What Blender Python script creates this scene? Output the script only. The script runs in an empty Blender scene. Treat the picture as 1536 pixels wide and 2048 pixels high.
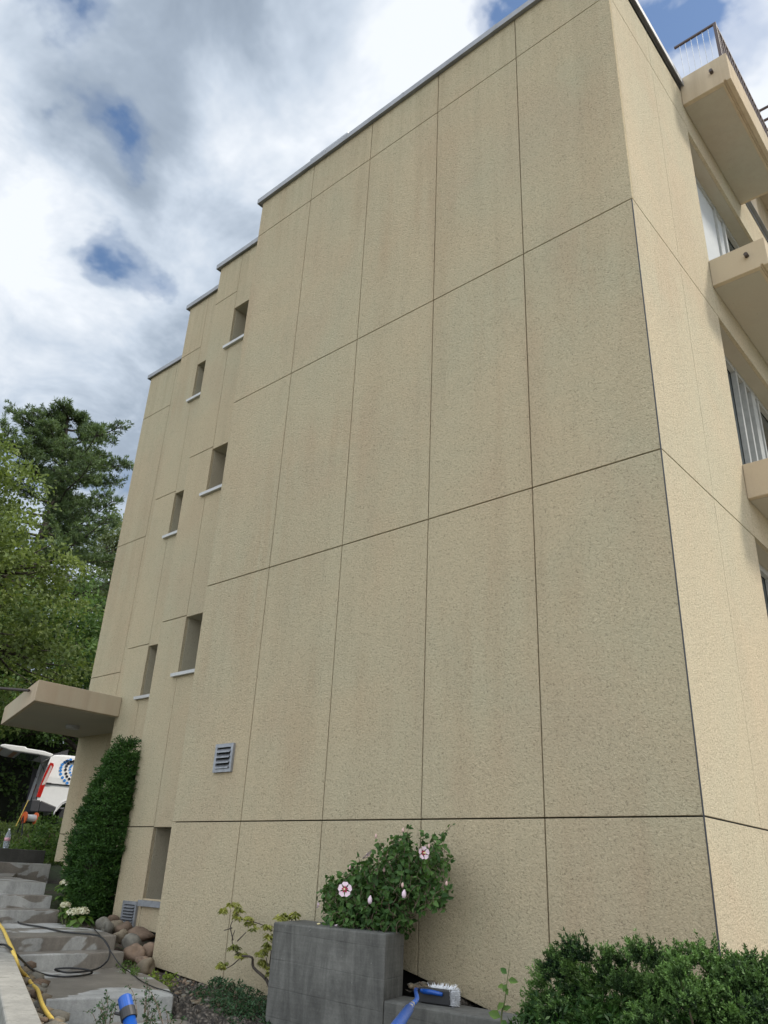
import bpy, bmesh, math, random
import numpy as np
from mathutils import Vector, Matrix
sc = bpy.context.scene
COL = sc.collection
rnd = random.Random(7)
# ------------------------------------------------------------------ camera
FPX = 1585.2
CAM = np.array([2.0952, -5.6334, -0.4781])
RB = np.array([[0.75440573, 0.65486372, 0.04500562],
               [-0.24491974, 0.34443417, -0.90629985],
               [-0.60900437, 0.67269503, 0.42023217]])
cd = bpy.data.cameras.new('camera'); cam = bpy.data.objects.new('camera', cd); COL.objects.link(cam)
cd.sensor_fit = 'VERTICAL'; cd.sensor_height = 24.0; cd.lens = 24.0 * FPX / 2048.0
cd.clip_start = 0.05; cd.clip_end = 2000
m = Matrix.Identity(4)
for i in range(3):
    m[i][0] = RB[0][i]; m[i][1] = -RB[1][i]; m[i][2] = -RB[2][i]; m[i][3] = CAM[i]
cam.matrix_world = m
sc.camera = cam
# ------------------------------------------------------------------ light
SUN = Vector((0.56, 0.36, 0.75)).normalized()
sc.view_settings.view_transform = 'Standard'; sc.view_settings.look = 'None'
sc.view_settings.gamma = 1.0; sc.view_settings.exposure = 0.36
sd = bpy.data.lights.new('sun', 'SUN'); sd.energy = 2.7; sd.angle = math.radians(9); sd.color = (1.0, 0.93, 0.82)
so = bpy.data.objects.new('sun', sd); COL.objects.link(so)
so.rotation_euler = (-SUN).to_track_quat('-Z', 'Y').to_euler()
W = bpy.data.worlds.new('World'); sc.world = W; W.use_nodes = True


class NT:
    """small node-graph helper"""
    def __init__(s, tree):
        s.t = tree; s.n = tree.nodes; s.l = tree.links
    def node(s, typ, **kw):
        n = s.n.new(typ)
        for k, v in kw.items(): setattr(n, k, v)
        return n
    def set(s, sock, v):
        if isinstance(v, bpy.types.NodeSocket): s.l.new(v, sock)
        elif isinstance(v, (tuple, list)) and sock.type == 'RGBA' and len(v) == 3: sock.default_value = (*v, 1)
        else: sock.default_value = v
    def math(s, op, a, b=0.0, c=None, clamp=False):
        n = s.node('ShaderNodeMath', operation=op, use_clamp=clamp)
        s.set(n.inputs[0], a); s.set(n.inputs[1], b)
        if c is not None: s.set(n.inputs[2], c)
        return n.outputs[0]
    def vmath(s, op, a, b=(0, 0, 0), out=0):
        n = s.node('ShaderNodeVectorMath', operation=op)
        s.set(n.inputs[0], a)
        if op == 'SCALE': s.set(n.inputs[3], b)
        else: s.set(n.inputs[1], b)
        return n.outputs[out]
    def noise(s, vec, scale, detail=3.0, rough=0.5, dist=0.0):
        n = s.node('ShaderNodeTexNoise')
        if vec is not None: s.l.new(vec, n.inputs['Vector'])
        n.inputs['Scale'].default_value = scale; n.inputs['Detail'].default_value = detail
        n.inputs['Roughness'].default_value = rough; n.inputs['Distortion'].default_value = dist
        return n.outputs[0]
    def voro(s, vec, scale, feature='F1', out='Distance'):
        n = s.node('ShaderNodeTexVoronoi', feature=feature)
        if vec is not None: s.l.new(vec, n.inputs['Vector'])
        n.inputs['Scale'].default_value = scale
        return n.outputs[out]
    def ramp(s, f, stops, interp='LINEAR'):
        n = s.node('ShaderNodeValToRGB'); s.l.new(f, n.inputs[0]); cr = n.color_ramp; cr.interpolation = interp
        while len(cr.elements) < len(stops): cr.elements.new(0.5)
        for e, (p, c) in zip(cr.elements, stops):
            e.position = p; e.color = (c, c, c, 1) if isinstance(c, (int, float)) else (*c, 1)
        return n.outputs[0]
    def mix(s, f, a, b, blend='MIX'):
        n = s.node('ShaderNodeMix', data_type='RGBA', blend_type=blend)
        s.set(n.inputs[0], f); s.set(n.inputs[6], a); s.set(n.inputs[7], b)
        return n.outputs[2]
    def scale(s, vec, v):
        return s.vmath('MULTIPLY', vec, v)


def world():
    g = NT(W.node_tree); g.n.clear()
    out = g.node('ShaderNodeOutputWorld'); bg = g.node('ShaderNodeBackground')
    sky = g.node('ShaderNodeTexSky', sky_type='NISHITA'); sky.sun_disc = False
    sky.sun_elevation = math.asin(SUN.z); sky.sun_rotation = math.atan2(SUN.x, SUN.y)
    sky.air_density = 1.3; sky.dust_density = 0.6; sky.ozone_density = 2.0
    tc = g.node('ShaderNodeTexCoord'); d = g.vmath('NORMALIZE', tc.outputs['Generated'])
    sp = g.node('ShaderNodeSeparateXYZ'); g.l.new(d, sp.inputs[0])
    zz = g.math('MAXIMUM', sp.outputs[2], 0.02)
    den = g.math('ADD', zz, 0.22)
    k = g.math('DIVIDE', 1.0, den)
    uv = g.vmath('SCALE', d, k)
    uv = g.vmath('MULTIPLY', uv, (1, 1, 0.0))
    n1 = g.noise(uv, 1.9, 7, 0.56, 0.35)
    n2 = g.noise(g.vmath('ADD', uv, (5.3, 1.7, 0.4)), 1.25, 5, 0.52, 0.3)
    n3 = g.noise(g.vmath('ADD', uv, (9.3, 4.7, 0.4)), 5.0, 5, 0.6, 0.3)
    wob = g.noise(d, 9.0, 4, 0.6); wob2 = g.vmath('SCALE', g.node('ShaderNodeTexNoise').outputs[1], 0.0)
    dw = d
    nn = g.node('ShaderNodeTexNoise'); g.l.new(d, nn.inputs['Vector']); nn.inputs['Scale'].default_value = 9; nn.inputs['Detail'].default_value = 8; nn.inputs['Roughness'].default_value = .5
    off = g.vmath('SCALE', g.vmath('SUBTRACT', nn.outputs[1], (0.5, 0.5, 0.5)), 0.20)
    dw = g.vmath('ADD', d, off)
    def blob(v, r):
        dist = g.vmath('DISTANCE', dw, v, out=1)
        q = g.math('DIVIDE', dist, r)
        return g.math('POWER', 2.718, g.math('MULTIPLY', g.math('MULTIPLY', q, q), -1.0))
    dens = g.math('ADD', g.math('MULTIPLY', g.math('ADD', g.math('MULTIPLY', n1, .62), g.math('MULTIPLY', n3, .38)), 1.35), -0.02)
    for v, r, a in [((-0.642, 0.244, 0.727), 0.05, .27), ((-0.725, 0.305, 0.612), 0.058, .24), ((-0.70, 0.36, 0.612), 0.045, .15), ((-0.162, 0.557, 0.814), 0.06, .22),
                    ((-0.606, 0.120, 0.786), 0.05, .24), ((-0.28, 0.47, 0.84), 0.05, .24), ((-0.22, .5, .84), 0.05, .18), ((0.25, .7, .74), .2, .1), ((-.2, -.5, .84), .3, .25)]:
        dens = g.math('SUBTRACT', dens, g.math('MULTIPLY', blob(v, r), a))
    cover = g.ramp(dens, [(0.40, 0.0), (0.48, .55), (0.58, 1.0)], 'EASE')
    sh = g.math('ADD', n2, 0.045)
    sh = g.math('ADD', sh, g.math('MULTIPLY', g.math('SUBTRACT', n3, 0.5), 0.7))
    for v, r, a in [((-0.531, 0.295, 0.794), 0.15, -.15), ((-0.66, 0.26, 0.70), 0.08, -.10), ((-0.45, .38, .80), .07, .08), ((-0.33, 0.42, 0.84), 0.09, .17), ((-0.60, 0.36, 0.70), 0.09, .10),
                    ((-0.77, 0.24, 0.58), 0.12, .13), ((-0.72, 0.20, .66), .1, .08), ((-0.80, 0.36, 0.46), 0.08, -.07), ((-0.1, .6, .78), .2, .25)]:
        sh = g.math('ADD', sh, g.math('MULTIPLY', blob(v, r), a))
    cl = g.ramp(sh, [(0.30, (0.23, 0.28, 0.35)), (0.44, (0.315, 0.375, 0.455)), (0.56, (0.48, 0.545, 0.63)), (0.72, (0.73, 0.765, 0.81))])
    skyc = g.vmath('SCALE', sky.outputs[0], 0.09)
    skyc = g.mix(1.0, skyc, (1.1, 1.15, 1.22), 'MULTIPLY')
    c = g.mix(cover, skyc, cl)
    # unseen sky behind the camera brightened and warmed to light the garden wall
    dt = g.vmath('DOT_PRODUCT', d, (0.25, -0.93, 0.28), out=1)
    br_ = g.ramp(dt, [(0.0, (1.0, 1.0, 1.0)), (0.75, (3.1, 2.9, 2.65))])
    c = g.mix(1.0, c, br_, 'MULTIPLY')
    up = g.ramp(sp.outputs[2], [(0.0, 0.0), (0.02, 1.0)])
    c = g.mix(up, (0.16, 0.17, 0.15), c)
    g.l.new(c, bg.inputs[0]); bg.inputs[1].default_value = 1.0
    g.l.new(bg.outputs[0], out.inputs[0])


world()


# ------------------------------------------------------------------ pixel of the survey photo -> point on a plane
def ray(u, v):
    return np.array([(u - 768) / FPX, (v - 1024) / FPX, 1.0]) @ RB
def on(u, v, ax, val):
    d = ray(u, v); t = (val - CAM[ax]) / d[ax]; p = CAM + t * d
    return Vector((float(p[0]), float(p[1]), float(p[2])))
def onx(u, v, x): return on(u, v, 0, x)
def ony(u, v, y): return on(u, v, 1, y)
def onz(u, v, z): return on(u, v, 2, z)


# ------------------------------------------------------------------ materials
def mat(name):
    mm = bpy.data.materials.new(name); mm.use_nodes = True
    g = NT(mm.node_tree); b = mm.node_tree.nodes['Principled BSDF']
    return mm, g, b
def pos(g):
    return g.node('ShaderNodeNewGeometry').outputs['Position']
def bump(g, b, h, strength, dist):
    n = g.node('ShaderNodeBump'); g.l.new(h, n.inputs['Height']); n.inputs['Strength'].default_value = strength; n.inputs['Distance'].default_value = dist
    g.l.new(n.outputs[0], b.inputs['Normal'])
def simple(name, col, rough=0.6, metal=0.0, var=0.12, nscale=12.0, bmp=0.0, spec=None):
    mm, g, b = mat(name)
    p = pos(g)
    n = g.noise(p, nscale, 5, 0.6)
    lo = tuple(c * (1 - var) for c in col); hi = tuple(min(1, c * (1 + var)) for c in col)
    c = g.ramp(n, [(0.3, lo), (0.7, hi)])
    g.l.new(c, b.inputs['Base Color'])
    b.inputs['Roughness'].default_value = rough; b.inputs['Metallic'].default_value = metal
    if spec is not None: b.inputs['Specular IOR Level'].default_value = spec
    if bmp: bump(g, b, g.noise(p, nscale * 4, 4, 0.6), bmp, 0.004)
    return mm


def stucco(name, base, grit=1.0, stains=1.0):
    mm, g, b = mat(name)
    p = pos(g)
    c = base
    lo = tuple(x * y for x, y in zip(c, (0.95, 0.99, 0.99))); hi = tuple(x * y for x, y in zip(c, (1.03, 1.0, 0.97)))
    col = g.ramp(g.noise(p, 0.55, 4, 0.55, 0.5), [(0.35, lo), (0.65, hi)])
    # rusty brown run-off, stretched down the wall
    st = g.noise(g.scale(p, (2.3, 2.3, 0.22)), 1.0, 5, 0.6, 0.3)
    patch = g.noise(g.vmath('ADD', p, (3.1, 0, 1.2)), 0.42, 3, 0.5)
    f = g.math('MULTIPLY', g.ramp(st, [(0.47, 0.0), (0.68, 1.0)]), g.ramp(patch, [(0.42, 0.15), (0.62, 1.0)]))
    col = g.mix(g.math('MULTIPLY', f, 0.52 * stains), col, tuple(x * y for x, y in zip(c, (0.84, 0.72, 0.67))))
    pk = g.noise(g.scale(g.vmath('ADD', p, (11.4, 0, 2.6)), (.8, .8, .55)), 1.0, 6, 0.62, 0.4)
    col = g.mix(g.ramp(pk, [(0.50, 0.0), (0.66, 0.28 * stains)]), col, tuple(x * y for x, y in zip(c, (0.93, 0.80, 0.79))))
    st2 = g.noise(g.scale(g.vmath('ADD', p, (7.7, 2.2, 0)), (5.0, 5.0, 0.3)), 1.0, 5, 0.62, 0.2)
    f2 = g.ramp(st2, [(0.52, 0.0), (0.75, 1.0)])
    col = g.mix(g.math('MULTIPLY', f2, 0.28 * stains), col, tuple(x * 0.72 for x in c))
    cloud = g.noise(g.vmath('ADD', p, (1.7, 4.2, 9)), 2.6, 5, 0.65)
    col = g.mix(g.ramp(cloud, [(0.4, 0.0), (0.75, 0.16 * stains)]), col, tuple(x * y for x, y in zip(c, (0.86, 0.87, 0.84))))
    # dirt run-off that starts under the metal roof edge and thins out downwards
    spz = g.node('ShaderNodeSeparateXYZ'); g.l.new(p, spz.inputs[0])
    under = g.ramp(g.math('MULTIPLY', g.math('SUBTRACT', spz.outputs[2], 7.4), .5), [(0.0, 0.0), (1.0, 1.0)])
    run = g.ramp(g.noise(g.scale(p, (9, 9, .35)), 1.0, 5, .65, .2), [(0.42, 0.0), (0.7, 1.0)])
    col = g.mix(g.math('MULTIPLY', g.math('MULTIPLY', under, run), 0.36 * stains), col, tuple(x * y for x, y in zip(c, (0.60, 0.57, 0.52))))
    # grit
    w = g.noise(p, 38.0, 2, 0.6)
    pw = g.vmath('ADD', p, g.vmath('SCALE', g.vmath('SUBTRACT', g.node('ShaderNodeNewGeometry').outputs['Position'], p), 0.0))
    nz = g.node('ShaderNodeTexNoise'); g.l.new(p, nz.inputs['Vector']); nz.inputs['Scale'].default_value = 40
    pd = g.vmath('ADD', p, g.vmath('SCALE', nz.outputs[1], 0.02))
    grain = g.noise(pd, 60.0, 3.0, 0.8, 0.0)
    pits = g.ramp(grain, [(0.34, 0.52), (0.43, 0.95), (0.58, 1.0), (0.68, 1.2)])
    col = g.mix(0.85 * grit, col, pits, 'MULTIPLY')
    big = g.ramp(g.voro(p, 9.0), [(0.03, 0.45), (0.055, 1.0)])
    sel = g.ramp(g.noise(p, 5.0, 1, 0.5), [(0.5, 0.0), (0.56, 1.0)])
    col = g.mix(g.math('MULTIPLY', sel, 0.7), col, big, 'MULTIPLY')
    g.l.new(col, b.inputs['Base Color']); b.inputs['Roughness'].default_value = 0.93; b.inputs['Specular IOR Level'].default_value = 0.15
    bump(g, b, grain, 1.0 * grit, 0.02)
    return mm


TAN = (0.53, 0.452, 0.312)
M = {}
M['stucco'] = stucco('roughcast_render', TAN)
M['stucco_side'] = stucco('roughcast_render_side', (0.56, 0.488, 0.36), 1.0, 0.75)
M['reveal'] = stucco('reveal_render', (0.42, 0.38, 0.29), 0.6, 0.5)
M['joint'] = simple('joint', (0.02, 0.02, 0.018), 0.9)
M['painted'] = stucco('painted_concrete', (0.48, 0.40, 0.295), 0.15, 1.1)
M['soffit'] = stucco('soffit_paint', (0.40, 0.37, 0.31), 0.12, 0.5)
M['coping'] = simple('coping_metal', (0.27, 0.275, 0.29), 0.55, 0.2, 0.2, 3)
M['sill'] = simple('sill_metal', (0.52, 0.52, 0.51), 0.4, 0.2, 0.08)
M['grille'] = simple('grille_metal', (0.30, 0.31, 0.33), 0.45, 0.6, 0.2, 20)
M['rail'] = simple('rail_paint', (0.07, 0.045, 0.04), 0.5)
M['rail_light'] = simple('rail_rod', (0.45, 0.47, 0.50), 0.4, 0.5)
M['frame'] = simple('window_frame', (0.36, 0.37, 0.36), 0.4)
M['blind'] = simple('blind_panel', (0.42, 0.44, 0.45), 0.5, 0, .05)
M['pipe'] = simple('drain_pipe', (0.05, 0.035, 0.03), 0.5)
M['white'] = simple('white_paint', (0.80, 0.80, 0.80), 0.25, 0, 0.03)
M['black'] = simple('black_plastic', (0.02, 0.02, 0.022), 0.5)
M['dkgrey'] = simple('dark_trim', (0.045, 0.045, 0.05), 0.5)
M['ltgrey'] = simple('grey_panel', (0.35, 0.35, 0.36), 0.5)
M['ply'] = simple('plywood', (0.38, 0.22, 0.13), 0.7, 0, .15, 4)
M['rubber'] = simple('rubber', (0.025, 0.025, 0.025), 0.75)
M['cable'] = simple('cable', (0.012, 0.012, 0.013), 0.45)
M['hose'] = simple('yellow_hose', (0.72, 0.50, 0.10), 0.5, 0, .12, 30)
M['blue'] = simple('blue_plastic', (0.01, 0.075, 0.34), 0.3, 0, .1)
M['orange'] = simple('orange_plastic', (0.75, 0.14, 0.04), 0.5)
M['red_lamp'] = simple('lamp_red', (0.45, 0.02, 0.015), 0.15)
M['clear_lamp'] = simple('lamp_clear', (0.62, 0.52, 0.50), 0.15)
M['dot_blue'] = simple('dot_blue', (0.03, 0.22, 0.62), 0.4, 0, .02)
M['dot_black'] = simple('dot_black', (0.01, 0.012, 0.02), 0.4)
M['bristle'] = simple('bristle', (0.75, 0.76, 0.78), 0.7)
M['alu'] = simple('alu', (0.6, 0.6, 0.62), 0.3, .8)
M['soil'] = simple('soil', (0.065, 0.045, 0.03), 0.95, 0, .5, 30, .8)
M['bark'] = simple('bark', (0.065, 0.052, 0.042), 0.9, 0, .4, 15, .8)
M['twig'] = simple('twig', (0.14, 0.10, 0.07), 0.85, 0, .3, 30)
M['stem_green'] = simple('green_stem', (0.10, 0.12, 0.04), 0.7)
M['petal'] = simple('petal', (0.72, 0.56, 0.64), 0.6, 0, .06)
M['petal_eye'] = simple('petal_eye', (0.35, 0.01, 0.06), 0.6)
M['stamen'] = simple('stamen', (0.75, 0.65, 0.35), 0.7)
M['bud'] = simple('bud', (0.62, 0.42, 0.38), 0.6)
M['hyd'] = simple('hydrangea_bloom', (0.62, 0.60, 0.42), 0.7, 0, .2, 60)
M['label'] = simple('bottle_label', (0.60, 0.32, 0.36), 0.5)
M['inner'] = simple('shade_core', (0.018, 0.022, 0.012), 0.95)
M['asphalt'] = simple('asphalt', (0.06, 0.06, 0.062), 0.9, 0, .2, 30, .4)


def glassy(name, col, rough=0.08):
    mm, g, b = mat(name)
    b.inputs['Base Color'].default_value = (*col, 1); b.inputs['Roughness'].default_value = rough
    b.inputs['Specular IOR Level'].default_value = 0.8
    return mm
M['glass'] = glassy('window_glass', (0.03, 0.04, 0.045))
M['van_glass'] = glassy('van_glass', (0.10, 0.14, 0.14))
mm, g, b = mat('bottle_plastic'); b.inputs['Base Color'].default_value = (0.75, 0.80, 0.88, 1); b.inputs['Transmission Weight'].default_value = 0.75; b.inputs['Roughness'].default_value = 0.12; b.inputs['IOR'].default_value = 1.25
M['bottle'] = mm


def concrete(name, col, wet=0.0, boards=False, lich=0.0):
    mm, g, b = mat(name); p = pos(g)
    c = g.ramp(g.noise(p, 3.5, 7, 0.65), [(0.3, tuple(x * .72 for x in col)), (0.7, tuple(x * 1.2 for x in col))])
    fine = g.noise(p, 55, 4, 0.7)
    c = g.mix(0.5, c, g.ramp(fine, [(0.3, 0.7), (0.7, 1.15)]), 'MULTIPLY')
    streak = g.noise(g.scale(p, (7, 7, 1.3)), 1.0, 7, 0.68, 1.2)
    c = g.mix(0.75 if boards else .35, c, g.ramp(streak, [(0.35, 0.60), (0.62, 1.2)]), 'MULTIPLY')
    h = fine
    rgh = 0.9
    if boards:
        sp = g.node('ShaderNodeSeparateXYZ'); g.l.new(p, sp.inputs[0])
        zz = g.math('ADD', g.math('MULTIPLY', sp.outputs[2], 5.1), g.math('MULTIPLY', sp.outputs[0], 0.12))
        fr = g.math('FRACT', zz)
        line = g.ramp(fr, [(0.0, 0.45), (0.035, 1.0), (0.97, 1.0), (1.0, 0.6)])
        fl = g.math('FLOOR', zz)
        wn = g.node('ShaderNodeTexWhiteNoise', noise_dimensions='2D')
        cb = g.node('ShaderNodeCombineXYZ'); g.l.new(fl, cb.inputs[1]); g.l.new(g.math('FLOOR', g.math('MULTIPLY', g.math('ADD', sp.outputs[0], g.math('MULTIPLY', fl, .77)), .8)), cb.inputs[0]); g.l.new(cb.outputs[0], wn.inputs[0])
        lb = g.ramp(g.noise(g.scale(p, (4, 4, 9)), 1.0, 3, .6), [(0.4, 0.0), (0.6, 1.0)])
        c = g.mix(g.math('MULTIPLY', lb, 0.85), c, line, 'MULTIPLY')
        bx = g.node('ShaderNodeTexBrick'); g.l.new(g.vmath('ADD', g.scale(p, (1, 1, 1)), (0, 0, 0)), bx.inputs['Vector'])
        pr2 = g.node('ShaderNodeCombineXYZ'); g.l.new(sp.outputs[0], pr2.inputs[0]); g.l.new(sp.outputs[2], pr2.inputs[1]); g.l.new(pr2.outputs[0], bx.inputs['Vector'])
        bx.inputs['Scale'].default_value = 1.0; bx.inputs['Brick Width'].default_value = 0.43; bx.inputs['Row Height'].default_value = 0.098; bx.inputs['Mortar Size'].default_value = 0.0
        bx.inputs['Color1'].default_value = (.78, .78, .78, 1); bx.inputs['Color2'].default_value = (1.12, 1.12, 1.12, 1)
        c = g.mix(g.math('MULTIPLY', g.ramp(g.noise(p, 3.1, 4, .6), [(0.42, 0.0), (0.6, 1.0)]), .8), c, bx.outputs[0], 'MULTIPLY')
        grainy = g.noise(g.scale(p, (3, 3, 60)), 1.0, 3, 0.6)
        c = g.mix(0.35, c, g.ramp(grainy, [(0.3, 0.7), (0.7, 1.2)]), 'MULTIPLY')
        h = g.math('ADD', g.math('MULTIPLY', fine, .5), g.math('MULTIPLY', line, 0.6))
        spots = g.ramp(g.voro(p, 16.0), [(0.05, 1.0), (0.09, 0.0)])
        sel = g.ramp(g.noise(p, 6, 1), [(.56, 0.0), (.6, 1.0)])
        c = g.mix(g.math('MULTIPLY', spots, g.math('MULTIPLY', sel, .5)), c, (0.32, 0.32, 0.29))
    if lich:
        li = g.ramp(g.noise(p, 7, 6, 0.7), [(0.55, 0.0), (0.68, lich)])
        c = g.mix(li, c, (0.06, 0.055, 0.04))
    if wet:
        wv = g.noise(g.scale(p, (1.5, 0.9, 1.1)), 1.0, 4, 0.5, 1.1)
        sn = g.node('ShaderNodeSeparateXYZ'); g.l.new(g.node('ShaderNodeNewGeometry').outputs['Normal'], sn.inputs[0])
        wv = g.math('ADD', wv, g.math('MULTIPLY', g.math('ABSOLUTE', sn.outputs[2]), 0.06))
        wf = g.ramp(wv, [(0.515, 0.0), (0.53, 1.0)])
        c = g.mix(g.math('MULTIPLY', wf, wet), c, g.mix(1.0, c, (0.5, 0.44, 0.39), 'MULTIPLY'))
        rr = g.math('SUBTRACT', 0.85, g.math('MULTIPLY', wf, 0.5))
        g.l.new(rr, b.inputs['Roughness'])
    else:
        b.inputs['Roughness'].default_value = rgh
    g.l.new(c, b.inputs['Base Color'])
    bump(g, b, h, 0.5, 0.006)
    return mm
M['conc_board'] = concrete('board_marked_concrete', (0.132, 0.130, 0.118), boards=True)
M['conc_step'] = concrete('step_concrete', (0.40, 0.395, 0.375), wet=0.9)
M['conc_kerb'] = concrete('kerb_concrete', (0.30, 0.29, 0.26), lich=.7)
M['conc_dark'] = concrete('dark_concrete', (0.07, 0.068, 0.06))


def gravel(name, c1, c2, scale):
    mm, g, b = mat(name); p = pos(g)
    col = g.voro(p, scale, out='Color'); dist = g.voro(p, scale)
    sv = g.node('ShaderNodeSeparateColor'); g.l.new(col, sv.inputs[0])
    c = g.ramp(sv.outputs[0], [(0.0, c1), (1.0, c2)])
    c = g.mix(1.0, c, g.ramp(dist, [(0.1, 1.0), (0.6, 0.25)]), 'MULTIPLY')
    g.l.new(c, b.inputs['Base Color']); b.inputs['Roughness'].default_value = 0.9
    n = g.node('ShaderNodeBump'); n.invert = True; g.l.new(dist, n.inputs['Height']); n.inputs['Distance'].default_value = 0.03
    g.l.new(n.outputs[0], b.inputs['Normal'])
    return mm
M['gravel'] = gravel('gravel', (0.10, 0.08, 0.06), (0.26, 0.22, 0.18), 28)
mm, g, b = mat('ground'); p = pos(g)
gc = g.ramp(g.noise(p, 1.2, 6, 0.65), [(0.35, (0.055, 0.042, 0.028)), (0.5, (0.04, 0.05, 0.02)), (0.65, (0.05, 0.075, 0.022))])
g.l.new(gc, b.inputs['Base Color']); b.inputs['Roughness'].default_value = 0.95; bump(g, b, g.noise(p, 25, 5, .7), 1.0, .03)
M['ground'] = mm


def rock(name, col):
    mm, g, b = mat(name); p = pos(g)
    c = g.ramp(g.noise(p, 9, 6, 0.65), [(0.3, tuple(x * .6 for x in col)), (0.7, tuple(x * 1.25 for x in col))])
    g.l.new(c, b.inputs['Base Color']); b.inputs['Roughness'].default_value = 0.8
    bump(g, b, g.noise(p, 30, 5, .65), .6, .01)
    return mm
M['rock_brown'] = rock('boulder_brown', (0.15, 0.10, 0.065))
M['rock_grey'] = rock('boulder_grey', (0.17, 0.155, 0.125))
M['rock_pink'] = rock('boulder_pink', (0.20, 0.135, 0.09))
M['rock_tan'] = rock('boulder_tan', (0.19, 0.15, 0.10))


def leafmat(name, dark, light, trans=0.35, rough=0.55):
    mm = bpy.data.materials.new(name); mm.use_nodes = True; g = NT(mm.node_tree); g.n.clear()
    at = g.node('ShaderNodeAttribute', attribute_name='tone')
    p = pos(g)
    f = g.math('ADD', g.math('MULTIPLY', at.outputs['Fac'], 0.65), g.math('MULTIPLY', g.noise(p, 1.3, 3, .5), 0.45))
    c = g.ramp(f, [(0.2, dark), (0.85, light)])
    d = g.node('ShaderNodeBsdfPrincipled'); g.l.new(c, d.inputs['Base Color']); d.inputs['Roughness'].default_value = rough; d.inputs['Specular IOR Level'].default_value = 0.25
    t = g.node('ShaderNodeBsdfTranslucent'); g.l.new(g.mix(1.0, c, (1.25, 1.3, 0.6), 'MULTIPLY'), t.inputs[0])
    mx = g.node('ShaderNodeMixShader'); mx.inputs[0].default_value = trans
    g.l.new(d.outputs[0], mx.inputs[1]); g.l.new(t.outputs[0], mx.inputs[2])
    o = g.node('ShaderNodeOutputMaterial'); g.l.new(mx.outputs[0], o.inputs[0])
    return mm
M['leaf_dec'] = leafmat('maple_leaf', (0.075, 0.11, 0.036), (0.21, 0.265, 0.09))
M['leaf_dark'] = leafmat('dark_leaf', (0.040, 0.080, 0.026), (0.13, 0.21, 0.065))
M['leaf_mid'] = leafmat('mid_leaf', (0.05, 0.10, 0.025), (0.15, 0.24, 0.06))
M['leaf_pale'] = leafmat('pale_leaf', (0.09, 0.12, 0.06), (0.22, 0.26, 0.14))
M['needle'] = leafmat('pine_needle', (0.045, 0.075, 0.036), (0.15, 0.21, 0.09), .25)
M['thuja'] = leafmat('thuja_scale', (0.012, 0.040, 0.008), (0.055, 0.125, 0.022), .2)
M['juniper'] = leafmat('juniper_scale', (0.007, 0.024, 0.007), (0.12, 0.22, 0.055), .12)
M['hib'] = leafmat('hibiscus_leaf', (0.030, 0.075, 0.020), (0.10, 0.19, 0.05), .25)
M['pieris'] = leafmat('pieris_leaf', (0.11, 0.14, 0.04), (0.42, 0.42, 0.11), .3)
M['coton'] = leafmat('cotoneaster_leaf', (0.020, 0.050, 0.022), (0.06, 0.12, 0.05), .2)
M['hydleaf'] = leafmat('hydrangea_leaf', (0.05, 0.12, 0.025), (0.14, 0.22, 0.05), .3)
M['lime'] = leafmat('lime_leaf', (0.09, 0.14, 0.02), (0.28, 0.36, 0.06), .35)


# ------------------------------------------------------------------ builders
def link(o, parent=None):
    COL.objects.link(o)
    if parent is not None: o.parent = parent
    return o
def tag(o, label=None, cat=None, group=None, kind=None):
    if label: o['label'] = label
    if cat: o['category'] = cat
    if group: o['group'] = group
    if kind: o['kind'] = kind
    return o
def thing(name, label, cat, loc=(0, 0, 0), group=None):
    o = bpy.data.objects.new(name, None); o.location = loc; o.empty_display_size = .2
    link(o); return tag(o, label, cat, group)


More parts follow.
